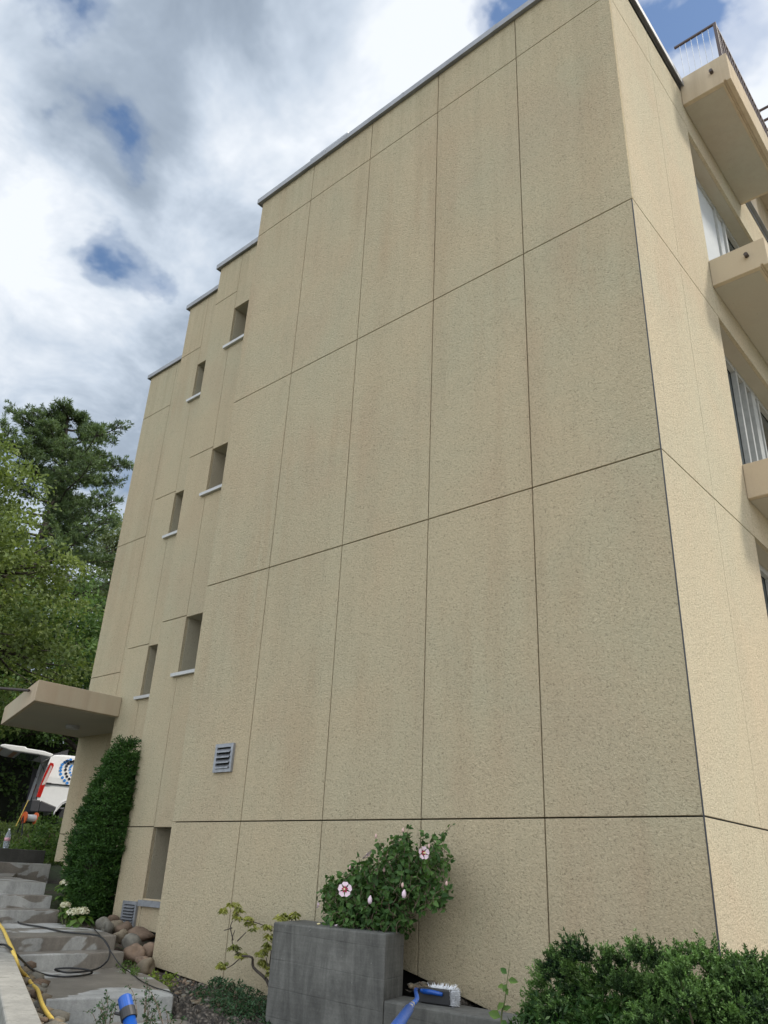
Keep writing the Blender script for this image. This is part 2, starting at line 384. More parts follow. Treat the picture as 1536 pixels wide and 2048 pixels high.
class MB:
    def __init__(s): s.v = []; s.f = []; s.m = []
    def add(s, vs, fs, mi=0):
        b = len(s.v); s.v += [tuple(map(float, v)) for v in vs]
        for f in fs: s.f.append(tuple(b + i for i in f)); s.m.append(mi)
        return s
    def box(s, x0, x1, y0, y1, z0, z1, mi=0):
        vs = [(x, y, z) for x in (x0, x1) for y in (y0, y1) for z in (z0, z1)]
        return s.add(vs, [(0, 1, 3, 2), (4, 6, 7, 5), (0, 4, 5, 1), (2, 3, 7, 6), (0, 2, 6, 4), (1, 5, 7, 3)], mi)
    def prism(s, poly, ax, a0, a1, mi=0):
        """polygon given in the two other axes, extruded along ax"""
        n = len(poly)
        def mk(p, a):
            if ax == 0: return (a, p[0], p[1])
            if ax == 1: return (p[0], a, p[1])
            return (p[0], p[1], a)
        vs = [mk(p, a0) for p in poly] + [mk(p, a1) for p in poly]
        fs = [tuple(range(n)), tuple(range(2 * n - 1, n - 1, -1))] + [(i, (i + 1) % n, n + (i + 1) % n, n + i) for i in range(n)]
        return s.add(vs, fs, mi)
    def tube(s, pts, r, seg=8, mi=0, cap=True):
        pts = [Vector(p) for p in pts]; n = len(pts)
        rs = r if isinstance(r, (list, tuple)) else [r] * n
        base = len(s.v); up = Vector((0, 0, 1)); last = None
        for i, p in enumerate(pts):
            t = (pts[min(i + 1, n - 1)] - pts[max(i - 1, 0)])
            t = t.normalized() if t.length > 1e-9 else Vector((0, 0, 1))
            if last is None:
                a = t.cross(up if abs(t.z) < .95 else Vector((1, 0, 0))).normalized()
            else:
                a = (last - t * last.dot(t))
                a = a.normalized() if a.length > 1e-6 else t.cross(up).normalized()
            last = a; b2 = t.cross(a)
            for k in range(seg):
                an = 2 * math.pi * k / seg
                s.v.append(tuple(p + (a * math.cos(an) + b2 * math.sin(an)) * rs[i]))
        for i in range(n - 1):
            for k in range(seg):
                s.f.append((base + i * seg + k, base + i * seg + (k + 1) % seg, base + (i + 1) * seg + (k + 1) % seg, base + (i + 1) * seg + k)); s.m.append(mi)
        if cap:
            s.f.append(tuple(base + k for k in range(seg))[::-1]); s.m.append(mi)
            s.f.append(tuple(base + (n - 1) * seg + k for k in range(seg))); s.m.append(mi)
        return s
    def build(s, name, mats, parent=None, smooth=False, bevel=0.0, loc=None):
        me = bpy.data.meshes.new(name)
        vs = s.v
        off = Vector(parent.matrix_world.translation) if False else None
        me.from_pydata(vs, [], s.f)
        for mm in (mats if isinstance(mats, (list, tuple)) else [mats]): me.materials.append(mm)
        me.polygons.foreach_set('material_index', s.m)
        if smooth: me.polygons.foreach_set('use_smooth', [True] * len(s.f))
        me.update()
        bm = bmesh.new(); bm.from_mesh(me); bmesh.ops.recalc_face_normals(bm, faces=bm.faces); bm.to_mesh(me); bm.free()
        o = bpy.data.objects.new(name, me); link(o)
        if parent is not None:
            o.parent = parent; o.matrix_parent_inverse = Matrix.Translation(-root_loc(parent))
        if bevel:
            md = o.modifiers.new('bevel', 'BEVEL'); md.width = bevel; md.segments = 2; md.limit_method = 'ANGLE'; md.angle_limit = math.radians(40)
        return o
def root_loc(p):
    l = Vector((0, 0, 0))
    # every part keeps world coordinates in its mesh; only the top empty carries a location
    while p is not None:
        if p.parent is None: l = Vector(p.location)
        p = p.parent
    return l


def fix_child(o):
    """parts of parts: their parent already sits at the world origin"""
    if o.parent is not None and o.parent.parent is not None: o.matrix_parent_inverse = Matrix.Identity(4)


def part(mb, name, mats, parent, label=None, **kw):
    o = mb.build(name, mats, parent, **kw)
    if parent is not None and (parent.type == 'MESH'): o.matrix_parent_inverse = Matrix.Identity(4)
    if label: o['label'] = label
    return o


def cyl(mb, p0, p1, r0, r1=None, seg=12, mi=0):
    mb.tube([p0, p1], [r0, r0 if r1 is None else r1], seg, mi)


def np_leaves(centers, normals, ups, length, width, tone, name, material, parent=None, fold=0.25, shape=4):
    """many separate leaves as one mesh: each a pointed blade of two quads folded at its midrib"""
    n = len(centers)
    C_ = np.asarray(centers, float); N_ = np.asarray(normals, float); U_ = np.asarray(ups, float)
    N_ /= np.linalg.norm(N_, axis=1)[:, None] + 1e-9
    U_ = U_ - (U_ * N_).sum(1)[:, None] * N_; U_ /= np.linalg.norm(U_, axis=1)[:, None] + 1e-9
    S_ = np.cross(N_, U_)
    L = np.broadcast_to(np.asarray(length, float), (n,))[:, None]; Wd = np.broadcast_to(np.asarray(width, float), (n,))[:, None]
    if shape == 4:      # base, side, tip, side
        V = np.stack([C_, C_ + U_ * L * .5 + S_ * Wd * .5 + N_ * Wd * fold, C_ + U_ * L, C_ + U_ * L * .5 - S_ * Wd * .5 + N_ * Wd * fold], 1)
        quads = np.array([[0, 1, 2, 3]])
    else:               # broad folded leaf: 6 verts, two quads
        V = np.stack([C_, C_ + U_ * L * .35 + S_ * Wd * .5 + N_ * Wd * fold, C_ + U_ * L * .72 + S_ * Wd * .33 + N_ * Wd * fold * .3, C_ + U_ * L - N_ * L * .12,
                      C_ + U_ * L * .72 - S_ * Wd * .33 + N_ * Wd * fold * .3, C_ + U_ * L * .35 - S_ * Wd * .5 + N_ * Wd * fold], 1)
        quads = np.array([[0, 1, 2, 3], [0, 3, 4, 5]])
    k = V.shape[1]; V = V.reshape(-1, 3)
    F = (np.arange(n)[:, None, None] * k + quads[None]).reshape(-1, 4)
    me = bpy.data.meshes.new(name)
    me.vertices.add(len(V)); me.vertices.foreach_set('co', V.ravel())
    me.loops.add(F.size); me.loops.foreach_set('vertex_index', F.ravel().astype(np.int32))
    me.polygons.add(len(F)); me.polygons.foreach_set('loop_start', (np.arange(len(F)) * 4).astype(np.int32))
    try: me.polygons.foreach_set('loop_total', np.full(len(F), 4, np.int32))
    except Exception: pass
    me.update(calc_edges=True)
    a = me.attributes.new('tone', 'FLOAT', 'POINT'); a.data.foreach_set('value', np.repeat(np.asarray(tone, np.float32), k))
    me.materials.append(material)
    o = bpy.data.objects.new(name, me); link(o)
    if parent is not None:
        o.parent = parent; o.matrix_parent_inverse = Matrix.Translation(-root_loc(parent)) if parent.parent is None and parent.type == 'EMPTY' else Matrix.Identity(4)
    return o


def unit(rg, n):
    v = rg.normal(size=(n, 3)); return v / np.linalg.norm(v, axis=1)[:, None]


# ================================================================== GROUND
GX = [(-400, 6), (-60, 1.2), (-24, .32), (-19, .30), (-17.5, .22), (-14, -.42), (-12.9, -.60), (-12.3, -.80), (-9.0, -.86), (-8.6, -1.02), (-8, -1.22), (-7, -1.30), (-6, -1.52), (-4, -1.62), (-1, -1.78), (1, -2.0), (5, -2.1), (400, -6)]
def gz(x): return float(np.interp(x, [a for a, _ in GX], [b_ for _, b_ in GX]))
def ground():
    xs_ = sorted(set([a for a, _ in GX] + list(np.linspace(-26, 6, 129)) + [-120, -300, 40, 120, 300]))
    ys_ = [-400, -120, -40, -20] + list(np.linspace(-12, 14, 53)) + [20, 30, 60, 140, 400]
    rg = np.random.default_rng(3)
    mb = MB(); vs = []
    for x in xs_:
        for y in ys_:
            z = gz(x) + (rg.normal() * .012 if -26 < x < 6 else 0)
            vs.append((x, y, z))
    ny = len(ys_)
    fs = [(i * ny + j, (i + 1) * ny + j, (i + 1) * ny + j + 1, i * ny + j + 1) for i in range(len(xs_) - 1) for j in range(ny - 1)]
    mb.add(vs, fs)
    tag(mb.build('ground', M['ground'], smooth=True), kind='structure')
    r = MB(); r.add([(-24, -40, .334), (-18.9, -40, .334), (-18.9, 60, .334), (-24, 60, .334)], [(0, 1, 2, 3)])
    r.build('road', M['asphalt'])['kind'] = 'structure'
ground()
tr_ = MB(); tr_.box(1.35, 16, -30, 12, -2.3, -1.93); tr_.box(-9, 1.349, -30, -6.2, -2.3, -1.935)  # unseen pale slab added to bounce sunlight onto the walls
tr_.build('bounce_slab', simple('pale_bounce', (0.42, 0.38, 0.31), 0.9, 0, .15, 2))['kind'] = 'structure'

# ================================================================== BUILDING
BLD = thing('apartment_building', 'tan roughcast apartment block with stepped facade, panel joints and flat metal edged roofs', 'building', (-6, 4, -1.6))
ZS = [0.0, 2.80, 5.552, 8.651]
XS = [0.0, -1.212, -2.408, -3.597, -4.787, -5.98]
SK = 0.045  # panel thickness


def panels(xa, xb, rows, y, g=.014, dirx=True, t=SK):
    """rows: list of polygons builder; here rectangles in (x,z)"""
    mb = MB()
    for (x0, x1, z0, z1) in rows: mb.box(x0, x1, y, y + t, z0, z1)
    return mb


def botz(x):
    return -1.405 - .078 * (x + 6.0) if x < -3.02 else -1.03 - .222 * (x + 2.97)
def sec1():
    mb = MB(); g = .0055
    edges = XS[::-1]
    for c in range(5):
        x0, x1 = edges[c], edges[c + 1]
        a = x0 if c == 0 else x0 + g; b_ = x1 - g
        if c == 4: b_ = -0.012
        for z0, z1 in ((0, 2.8), (2.8, 5.552), (5.552, 8.651), (8.651, 9.37)):
            top = z1 - g if z1 < 9.3 else z1
            bb = -0.0 if (c == 4 and z0 > 5) else b_
            mb.box(a, bb, 0, SK, z0 + g, top)
        if a < -3.02 < b_:
            mb.prism([(a, botz(a)), (-3.03, botz(-3.03)), (-3.03, botz(-3.0)), (b_, botz(b_)), (b_, -g), (a, -g)], 1, 0, SK)
        else:
            mb.prism([(a, botz(a)), (b_, botz(b_)), (b_, -g), (a, -g)], 1, 0, SK)
    part(mb, 'wall', M['stucco'], BLD, 'long end wall of square roughcast panels facing the garden', bevel=.004)
    k = MB(); k.box(-5.975, -.05, SK + .001, 2.09, -1.0, 9.33); k.box(-5.975, -2.05, 2.091, 9.0, -1.0, 9.33); k.box(-5.9, -.08, .16, 9.0, -2.4, -1.002)
    part(k, 'wall_core', M['joint'], BLD)
    k = MB(); k.box(-5.98, -5.93, SK + .003, .64, -1.38, 9.37)
    part(k, 'wall', M['stucco'], BLD)
sec1()


def section(xl, xr, y, zt, jambx, wins, bot, vj=True, hrows=(0, 2.8, 5.552, 8.651), hx=None):
    """recessed facade section; wins: (top, bottom) of openings between jambx and xr"""
    mb = MB(); g = .006
    hx = jambx if hx is None else hx
    # left strip with horizontal joints
    zr = [None] + [z for z in hrows if z < zt] + [zt]
    for i in range(len(zr) - 1):
        z0 = zr[i]; z1 = zr[i + 1]
        top = z1 if i == len(zr) - 2 else z1 - g
        if z0 is None: mb.prism([(xl, bot[0]), (jambx - .004, bot[0] + (bot[1] - bot[0]) * (jambx - xl) / (xr - xl)), (jambx - .004, top), (xl, top)], 1, y, y + SK)
        else: mb.box(xl, jambx - .004, y, y + SK, z0 + g, top)
    # right strip with the openings
    z = zt
    for (wt, wb) in wins:
        mb.box(jambx + .004, xr, y, y + SK, wt, z); z = wb
    bj = bot[0] + (bot[1] - bot[0]) * (jambx - xl) / (xr - xl)
    if wins:
        mb.prism([(jambx + .004, bj), (xr, bot[1]), (xr, z), (jambx + .004, z)], 1, y, y + SK)
    part(mb, 'wall', M['stucco'], BLD, bevel=.003)
    # core behind, pieced round the openings
    k = MB(); k.box(xl + .006, jambx - .01, y + SK + .001, 9, min(bot) + .04, zt - .04)
    z = zt - .04
    for (wt, wb) in wins:
        k.box(jambx - .009, xr, y + SK + .001, 8.9, wt + .02, z); z = wb - .02
    if wins: k.box(jambx - .009, xr, y + SK + .001, 8.9, min(bot) + .04, z)
    k.box(xl + .1, xr, y + .2, 8.8, -2.3, min(bot) + .039)
    part(k, 'wall_core', M['joint'], BLD)
    k = MB(); k.box(xl, xl + .05, y + SK + .003, y + .9, bot[0], zt)
    part(k, 'wall', M['stucco'], BLD)
    for i, (wt, wb) in enumerate(wins):
        w = MB()
        w.box(jambx - .008, jambx + .004, y + SK + .002, y + .46, wb - .01, wt + .01)       # side reveal
        w.box(jambx + .005, xr, y + SK + .002, y + .46, wt, wt + .018)                      # head reveal
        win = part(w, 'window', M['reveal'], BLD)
        f = MB(); yy = y + .40
        f.box(jambx + .006, jambx + .07, yy, yy + .05, wb, wt - .002); f.box(xr - .07, xr - .002, yy, yy + .05, wb, wt - .002)
        f.box(jambx + .071, xr - .071, yy, yy + .05, wb, wb + .06); f.box(jambx + .071, xr - .071, yy, yy + .05, wt - .06, wt - .002)
        part(f, 'window_frame', M['frame'], win)
        f = MB(); f.box(jambx + .071, xr - .071, yy + .02, yy + .03, wb + .061, wt - .061); part(f, 'pane', M['glass'], win)
        f = MB()
        if wb > -.5:
            f.prism([(y - .05, wb - .062), (y + .40, wb - .05), (y + .40, wb - .004), (y - .055, wb - .018)], 0, jambx - .09, xr - .003)
            part(f, 'window_sill', M['sill'], win)
        else:
            f.prism([(y - .05, wb - .085), (y + .40, wb - .06), (y + .40, wb - .004), (y - .05, wb - .02)], 0, jambx - .02, xr - .003)
            part(f, 'window_sill', M['grille'], win)


section(-7.86, -5.975, .62, 9.49, -7.25, [(8.27, 7.51), (5.508, 4.76), (2.778, 1.985), (-.004, -.82)], (-1.10, -1.235))
section(-9.69, -7.862, 1.22, 9.88, -9.075, [(8.235, 7.475), (5.50, 4.715), (2.76, 1.965)], (-.98, -1.05))
section(-12.35, -9.692, 2.1, 9.77, -11.32, [], (-.45, -.45), hrows=(0, 2.8, 5.552, 8.651))
# the right half of the fourth section, with the entrance recess in it
mb = MB()
mb.box(-11.312, -9.70, 2.1, 2.1 + SK, 1.70, 9.77)
mb.box(-11.312, -9.70, 2.1, 2.1 + SK, .98, 1.685)
mb.box(-11.05 + .4, -9.70, 2.1, 2.1 + SK, -.70, .978)
part(mb, 'wall', M['stucco'], BLD)
mb = MB(); mb.box(-12.0, -11.33, 2.098, 2.12, -.64, -.452); part(mb, 'wall', M['stucco'], BLD)
k = MB(); k.box(-11.329, -9.70, 2.1 + SK + .3, 8.7, -1.6, 9.7); part(k, 'wall_core', M['joint'], BLD)
# entrance door set into the recess
d = MB(); d.box(-11.31, -10.66, 2.3, 2.34, -.6, .97); door = part(d, 'door', simple('door_paint', (0.16, 0.13, 0.10), .5), BLD)
d = MB(); d.box(-11.2, -10.78, 2.285, 2.299, .0, .85); part(d, 'pane', M['glass'], door)
d = MB(); cyl(d, (-11.24, 2.25, .1), (-11.24, 2.25, .4), .012); part(d, 'handle', M['alu'], door)

# side wall (faces the balconies)
BJ = 1.13
mb = MB(); g = .006
for z0, z1 in ((None, 0), (0, 2.8), (2.8, 5.552), (5.552, 8.651), (8.651, 9.37)):
    for y0, y1 in ((0.0, BJ), (BJ, 2.22)):
        a = y0 + (.002 if y0 else 0); b_ = y1 - (.002 if y1 == BJ else 0)
        xa = -.0
        zt = z1 if z1 == 9.37 else z1 - g
        zb = -1.9 if z0 is None else z0 + g
        a2 = a if a > 0 else (SK + .001 if (z0 or 0) > 5 else .004)
        mb.box(-.045, 0.0, a2 if a == 0 else a, b_, zb, zt)
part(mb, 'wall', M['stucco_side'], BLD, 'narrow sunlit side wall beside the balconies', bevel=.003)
k = MB(); k.box(-.07, -.0115, .0465, 2.1, -1.95, 9.3); k.box(-.011, -.0095, .001, .0035, -1.9, 5.55); part(k, 'wall_core', M['joint'], BLD)
k = MB(); k.box(-.0095, -.0005, .0008, .0036, -1.9, 5.54); part(k, 'corner_trim', M['dkgrey'], BLD)
mb = MB()
OPEN = [(6.35, 8.575), (3.6, 5.547), (.85, 2.805)]
mb.box(-.04, .0, 2.223, 14, 8.577, 9.37); mb.box(-.04, 0, 2.223, 14, 5.549, 6.34); mb.box(-.04, 0, 2.223, 14, 2.807, 3.59); mb.box(-.04, 0, 2.223, 14, -2, .84)
for z0, z1 in OPEN: mb.box(-.04, 0, 6.8, 14, z0, z1)
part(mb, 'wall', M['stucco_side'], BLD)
k = MB(); k.box(-.3, -.045, 2.26, 13.9, 8.58, 9.3); k.box(-.3, -.045, 2.26, 13.9, 5.56, 6.3); k.box(-.3, -.045, 2.26, 13.9, 2.82, 3.55); k.box(-.3, -.045, 2.26, 13.9, -2, .8)
k.box(-2, -.301, 2.26, 14, -2, 9.3)
part(k, 'wall_core', M['soffit'], BLD)
for i, (z0, z1) in enumerate(OPEN):
    w = MB()
    w.box(-.262, -.0405, 2.23, 6.8, z1 - .002, z1 + .012); w.box(-.262, -.0405, 2.2, 2.222, z0, z1 - .004); w.box(-.262, -.0405, 6.78, 6.8, z0, z1 - .004)
    win = part(w, 'window', M['soffit'], BLD)
    X = -.255; f = MB()
    ys = [(2.23, 2.30), (3.66, 3.70), (3.99, 4.07), (5.3, 5.38), (6.70, 6.78)] if i == 0 else [(2.23, 2.3), (3.30, 3.36), (3.60, 3.66), (3.86, 4.02), (4.10, 4.16), (5.4, 5.5), (6.7, 6.78)]
    for a, b_ in ys: f.box(X, X + .06, a, b_, z0, z1 - .005)
    for (a, b_), (c_, e_) in zip(ys[:-1], ys[1:]):
        f.box(X + .003, X + .055, b_ + .001, c_ - .001, z0, z0 + .07); f.box(X + .003, X + .055, b_ + .001, c_ - .001, z1 - .075, z1 - .006)
    part(f, 'window_frame', M['frame'], win)
    f = MB(); f.box(X - .02, X - .005, 2.3, 6.7, z0, z1 - .01); part(f, 'pane', M['glass'], win)
    if i == 0:
        f = MB(); f.box(X + .004, X + .03, 2.301, 3.659, z0 + .072, z1 - .077); f.box(X + .004, X + .03, 3.701, 3.989, z0 + .072, z1 - .077); part(f, 'blind', M['blind'], win)


def balcony(z0, z1, y1, x1=.625, rail=False):
    y0 = 2.19
    mb = MB()
    mb.prism([(0.002, z0), (x1 - .09, z0), (x1 - .09, z0 + .025), (x1 - .06, z0 + .025), (x1 - .06, z0), (x1, z0), (x1, z1), (0.002, z1)], 1, y0, y1)
    o = part(mb, 'balcony', M['painted'], BLD, bevel=.008)
    s = MB(); s.box(.004, x1 - .12, y0 + .06, y1 - .05, z0 - .004, z0 - .0005); part(s, 'soffit', M['soffit'], o)
    xp = .42; zp = z0 + (z1 - z0) * .56
    p = MB(); p.tube([(xp, y0 + .05, zp), (xp, y0 - .055, zp - .005)], .024, 10); part(p, 'drain_pipe', M['pipe'], o)
    if rail:
        r = MB(); xr = .555; zr = z1 + .70
        def bar(a, b_, w): r.tube([a, b_], w, 6)
        r.box(.0, xr + .02, y0 + .03, y0 + .06, zr - .013, zr + .013); r.box(xr - .015, xr + .015, y0 + .061, y1 + .0, zr - .02, zr + .02)
        yy = y0 + .045
        r.box(xr - .02, xr + .02, y0 + .025, y0 + .06, z1 - .02, zr - .021)
        while yy < y1 - .1:
            yy += .115; r.box(xr - .012, xr + .012, yy - .008, yy + .008, z1 - .06, zr - .021)
        ro = part(r, 'railing', M['rail'], o)
        r = MB()
        for k_ in range(6): r.tube([(.07 + k_ * .078, y0 + .045, z1 + .001), (.07 + k_ * .078, y0 + .045, zr - .021)], .0045, 6)
        part(r, 'rail_rod', M['rail_light'], ro)
        r = MB(); r.box(.003, .05, y0 - .012, y0 - .001, z0 + .33, z1 - .01); r.box(.003, .05, y0 - .012, y0 + .05, z1 - .009, z1 + .004)
        part(r, 'bracket', M['alu'], o)
    return o
balcony(9.03, 9.52, 4.4, .625, True)
balcony(5.97, 6.35, 6.9, .625)
balcony(3.21, 3.605, 6.9, .625)
# upper balcony farther along the side
mb = MB(); mb.box(-.6, 1.3, 6.2, 10, 11.5, 12.2); mb.box(-1.2, -.2, 6.6, 10, 9.3, 11.499); tb = part(mb, 'balcony', M['painted'], BLD, bevel=.01)
r = MB()
for zr in (12.46, 12.75): r.tube([(.2, 6.25, zr), (1.25, 6.25, zr)], .025, 8); r.tube([(1.25, 6.25, zr), (1.25, 9.9, zr)], .025, 8)
for x in (.2, 1.25): r.tube([(x, 6.25, 12.2), (x, 6.25, 12.78)], .028, 8)
part(r, 'railing', M['rail'], tb)

# roof edges
cp = MB()
def coping(x0, x1, y0, z, ybk, side=False):
    c_ = MB()
    c_.box(x0, x1, y0, y0 + .012, z - .012, z + .072)           # apron
    c_.box(x0, x0 + .012, y0 + .013, ybk, z - .012, z + .072)
    c_.box(x0, x1, y0, ybk, z + .073, z + .082)
    c_.box(x0 + .02, x1 - .0, y0 + .02, y0 + .30, z + .001, z + .0725)
    n_ = int((x1 - x0) / 1.9)
    for i in range(1, n_ + 1):
        xx = x0 + (x1 - x0) * i / (n_ + 1); c_.box(xx - .02, xx + .02, y0 - .003, y0 - .0005, z - .014, z + .084)
    if side: c_.box(x1 - .012, x1, y0 + .013, 2.6, z - .012, z + .072)
    part(c_, 'roof_coping', M['coping'], BLD)
coping(-6.06, .055, -.055, 9.37, 9.0, True)
coping(-7.94, -5.982, .565, 9.49, 8.8)
coping(-9.77, -7.862, 1.165, 9.88, 8.8)
coping(-12.43, -9.692, 2.045, 9.77, 8.8)
rf = MB(); rf.box(-6.0, 0, 0.3, 9.0, 9.30, 9.40); rf.box(-7.86, -6.001, .9, 8.9, 9.40, 9.5); rf.box(-9.69, -7.861, 1.5, 8.9, 9.8, 9.89); rf.box(-12.35, -9.691, 2.4, 8.9, 9.7, 9.78)
part(rf, 'roof', M['ltgrey'], BLD)
v = MB(); v.box(-5.15, -4.45, .32, .9, 9.47, 9.98); v.box(-5.22, -4.38, .25, .97, 9.981, 10.03); part(v, 'roof_hatch', M['grille'], BLD)

# canopy over the entrance
pts = [(-9.58, -.20), (-9.58, 1.215), (-9.70, 1.215), (-9.70, 2.095), (-12.36, 2.095), (-12.36, .60)]
mb = MB(); mb.prism(pts, 2, 1.68, 1.99)
cno = part(mb, 'canopy', M['painted'], BLD, 'painted concrete canopy over the entrance', bevel=.01)
s = MB(); s.prism([(-9.66, -.12), (-9.66, 1.18), (-9.78, 2.05), (-12.25, 2.05), (-12.25, .62)], 2, 1.674, 1.6795); part(s, 'soffit', M['soffit'], cno)
l = MB(); c0 = onz(146, 1452, 1.67); l.tube([(c0.x, c0.y, 1.672), (c0.x, c0.y, 1.62)], [.12, .11], 20); part(l, 'ceiling_light', M['ltgrey'], cno)
p = MB(); a = onz(62, 1381, 1.86); 
p.tube([(-9.72, -.05, 1.80), (-9.85, -.5, 1.81)], .03, 10)
p.v = []; p.f = []; p.m = []
e0 = ony(58, 1381, -.12); e1 = ony(0, 1376.5, -.12); e1 = e1 + (e1 - e0) * .3
p.tube([e0, e1], .022, 10); part(p, 'drain_pipe', M['pipe'], cno)


def grille(x0, x1, z0, z1, y, n, name='vent_grille', ang=1.0):
    mb = MB(); w = .038
    mb.box(x0, x0 + w, y - .03, y + .0, z0, z1); mb.box(x1 - w, x1, y - .03, y, z0, z1)
    mb.box(x0 + w, x1 - w, y - .029, y, z1 - w, z1); mb.box(x0 + w, x1 - w, y - .029, y, z0, z0 + w * .9)
    o = part(mb, name, M['grille'], BLD)
    b_ = MB(); b_.box(x0 + w, x1 - w, y - .006, y - .0015, z0 + w * .9, z1 - w); part(b_, 'backing', M['joint'], o)
    s_ = MB(); H = (z1 - w - z0 - w) / n
    for i in range(n):
        zz = z0 + w + i * H
        s_.prism([(y - .045, zz - .002), (y - .008, zz + H * .62), (y - .008, zz + H * .62 + .006), (y - .045, zz + .010)], 0, x0 + w + .001, x1 - w - .001)
    part(s_, 'louvre', M['grille'], o)
grille(-5.325, -5.015, .50, .80, -.001, 4)
grille(-7.62, -7.31, -1.17, -.862, .618, 7)

# ================================================================== STEPS, KERB, PLANTER
ST = thing('entrance_steps', 'wet grey concrete steps climbing along the facade to the entrance', 'steps', (-6, -1, -1.5))
def step(poly, top, bot_, bev=.012):
    mb = MB(); mb.prism(poly, 2, bot_, top); return part(mb, 'step', M['conc_step'], ST, bevel=bev)
step([(-4.30, -2.05), (-4.03, -1.10), (-4.55, -.80), (-5.25, -.52), (-5.95, -.40), (-6.2, -1.45)], -1.40, -1.75)
step([(-5.90, -1.52), (-5.89, -.40), (-6.5, -.38), (-6.5, -1.46)], -1.262, -1.7)
step([(-6.20, -1.50), (-6.18, -.34), (-6.9, -.1), (-8.3, -.02), (-8.3, -1.15)], -1.137, -1.6)
step([(-8.08, -1.3), (-8.08, .02), (-8.6, .05), (-8.6, -1.3)], -.998, -1.5)
step([(-8.40, -1.3), (-8.40, .06), (-9.0, .10), (-9.0, -1.3)], -.852, -1.4)
mb = MB(); poly = [(-8.74, -1.3), (-8.74, .12), (-10.5, .5), (-12.6, 1.6), (-12.6, -1.3)]
zt = [-.714, -.714, -.69, -.655, -.655]
mb.add([(x, y, z) for (x, y), z in zip(poly, zt)] + [(x, y, -1.2) for x, y in poly], [(0, 1, 2, 3, 4), (9, 8, 7, 6, 5)] + [(i, (i + 1) % 5, 5 + (i + 1) % 5, 5 + i) for i in range(5)])
part(mb, 'landing', M['conc_step'], ST)
step([(-12.2, -1.3), (-12.2, 1.98), (-13.0, 1.98), (-13.0, -1.3)], -.497, -1.1)
# lowest pavement, below the first step
mb = MB(); pp = [(-4.2, -2.12), (-3.95, -1.05), (-2.95, -1.15), (-1.5, -2.3), (-2.4, -3.0)]
mb.prism(pp, 2, -1.9, -1.555); o = mb.build('path', M['conc_step']); tag(o, kind='structure')

KZ = -1.12
dx, dy = -.9165, .400; nx, ny_ = .400, .9165
def kp(t, off): return (-1.702 + dx * t + nx * off, -3.5 + dy * t + ny_ * off)
KB = MB()
KB.prism([kp(-1.6, 0), kp(9.2, 0), kp(9.2, -.15), kp(-1.6, -.15)], 2, -2.3, KZ)
o = KB.build('kerb_wall', M['conc_kerb'], bevel=.01); tag(o, 'narrow lichen-spotted concrete kerb wall left of the steps', 'wall')
mb = MB(); mb.prism([kp(-.6, -.152), kp(7.2, -.152), kp(7.2, -.18), kp(-.6, -.18)], 2, -2.25, KZ - .05)
o.location = (0, 0, 0)

pier = MB(); pier.prism([(-3.375, -.69), (-2.147, -.70), (-2.26, -.35), (-3.63, -.10)], 2, -2.3, -.835)
tp = thing('concrete_planter', 'tall dark board-marked concrete planter wall in front of the flowering hibiscus', 'planter', (-2.8, -.5, -1.8))
part(pier, 'planter_wall', M['conc_board'], tp, bevel=.012)
mb = MB(); mb.prism([(-2.145, -.698), (.8, -.66), (.8, -.33), (-2.255, -.352)], 2, -2.3, -1.25); part(mb, 'ledge', M['conc_board'], tp, 'low concrete ledge running right from the tall part', bevel=.012)

# soil and gravel beds
mb = MB(); rg = np.random.default_rng(5)
def bed(name, x0, x1, y0, y1, zf, nx_, ny2, mt, lbl=None, cat=None, amp=.02):
    mb = MB(); vs = []
    for i in range(nx_ + 1):
        for j in range(ny2 + 1):
            x = x0 + (x1 - x0) * i / nx_; y = y0 + (y1 - y0) * j / ny2
            vs.append((x, y, zf(x, y) + rg.normal() * amp))
    mb.add(vs, [(i * (ny2 + 1) + j, (i + 1) * (ny2 + 1) + j, (i + 1) * (ny2 + 1) + j + 1, i * (ny2 + 1) + j + 1) for i in range(nx_) for j in range(ny2)])
    o = mb.build(name, mt, smooth=True); tag(o, lbl, cat, kind='stuff'); return o
bed('gravel_bed', -2.25, .9, -.345, .155, lambda x, y: -1.20 - .12 * (x + 2.2) - .22 * float(np.clip((x + 2.0) / .2, 0, 1)), 60, 10, M['gravel'])
bed('garden_bed', -5.9, -1.6, -2.4, .155, lambda x, y: -1.50 - .03 * (x + 5) if y > float(np.interp(x, [-5.95, -5.25, -4.55, -4.0, -3.0, -1.6], [-.40, -.52, -.80, -1.10, -1.2, -2.3])) else -1.9, 110, 66, M['gravel'])
bed('gravel_strip', -8.0, -4.6, -.42, .75, lambda x, y: -1.20 - .13 * (x + 8) + .03, 60, 20, M['soil'], amp=.015)
bed('side_gravel', -7.5, -2.2, -3.3, -1.3, lambda x, y: -2.5 if y < -3.52 - .4364 * (x + 1.702) - .06 else (-1.47 if x > -4.3 else -1.47 + .1 * (-4.3 - x)) if y < float(np.interp(x, [-8.3, -6.2, -4.25, -2.4], [-1.2, -1.5, -2.12, -3.02])) else -1.85, 110, 60, M['gravel'], amp=.015)


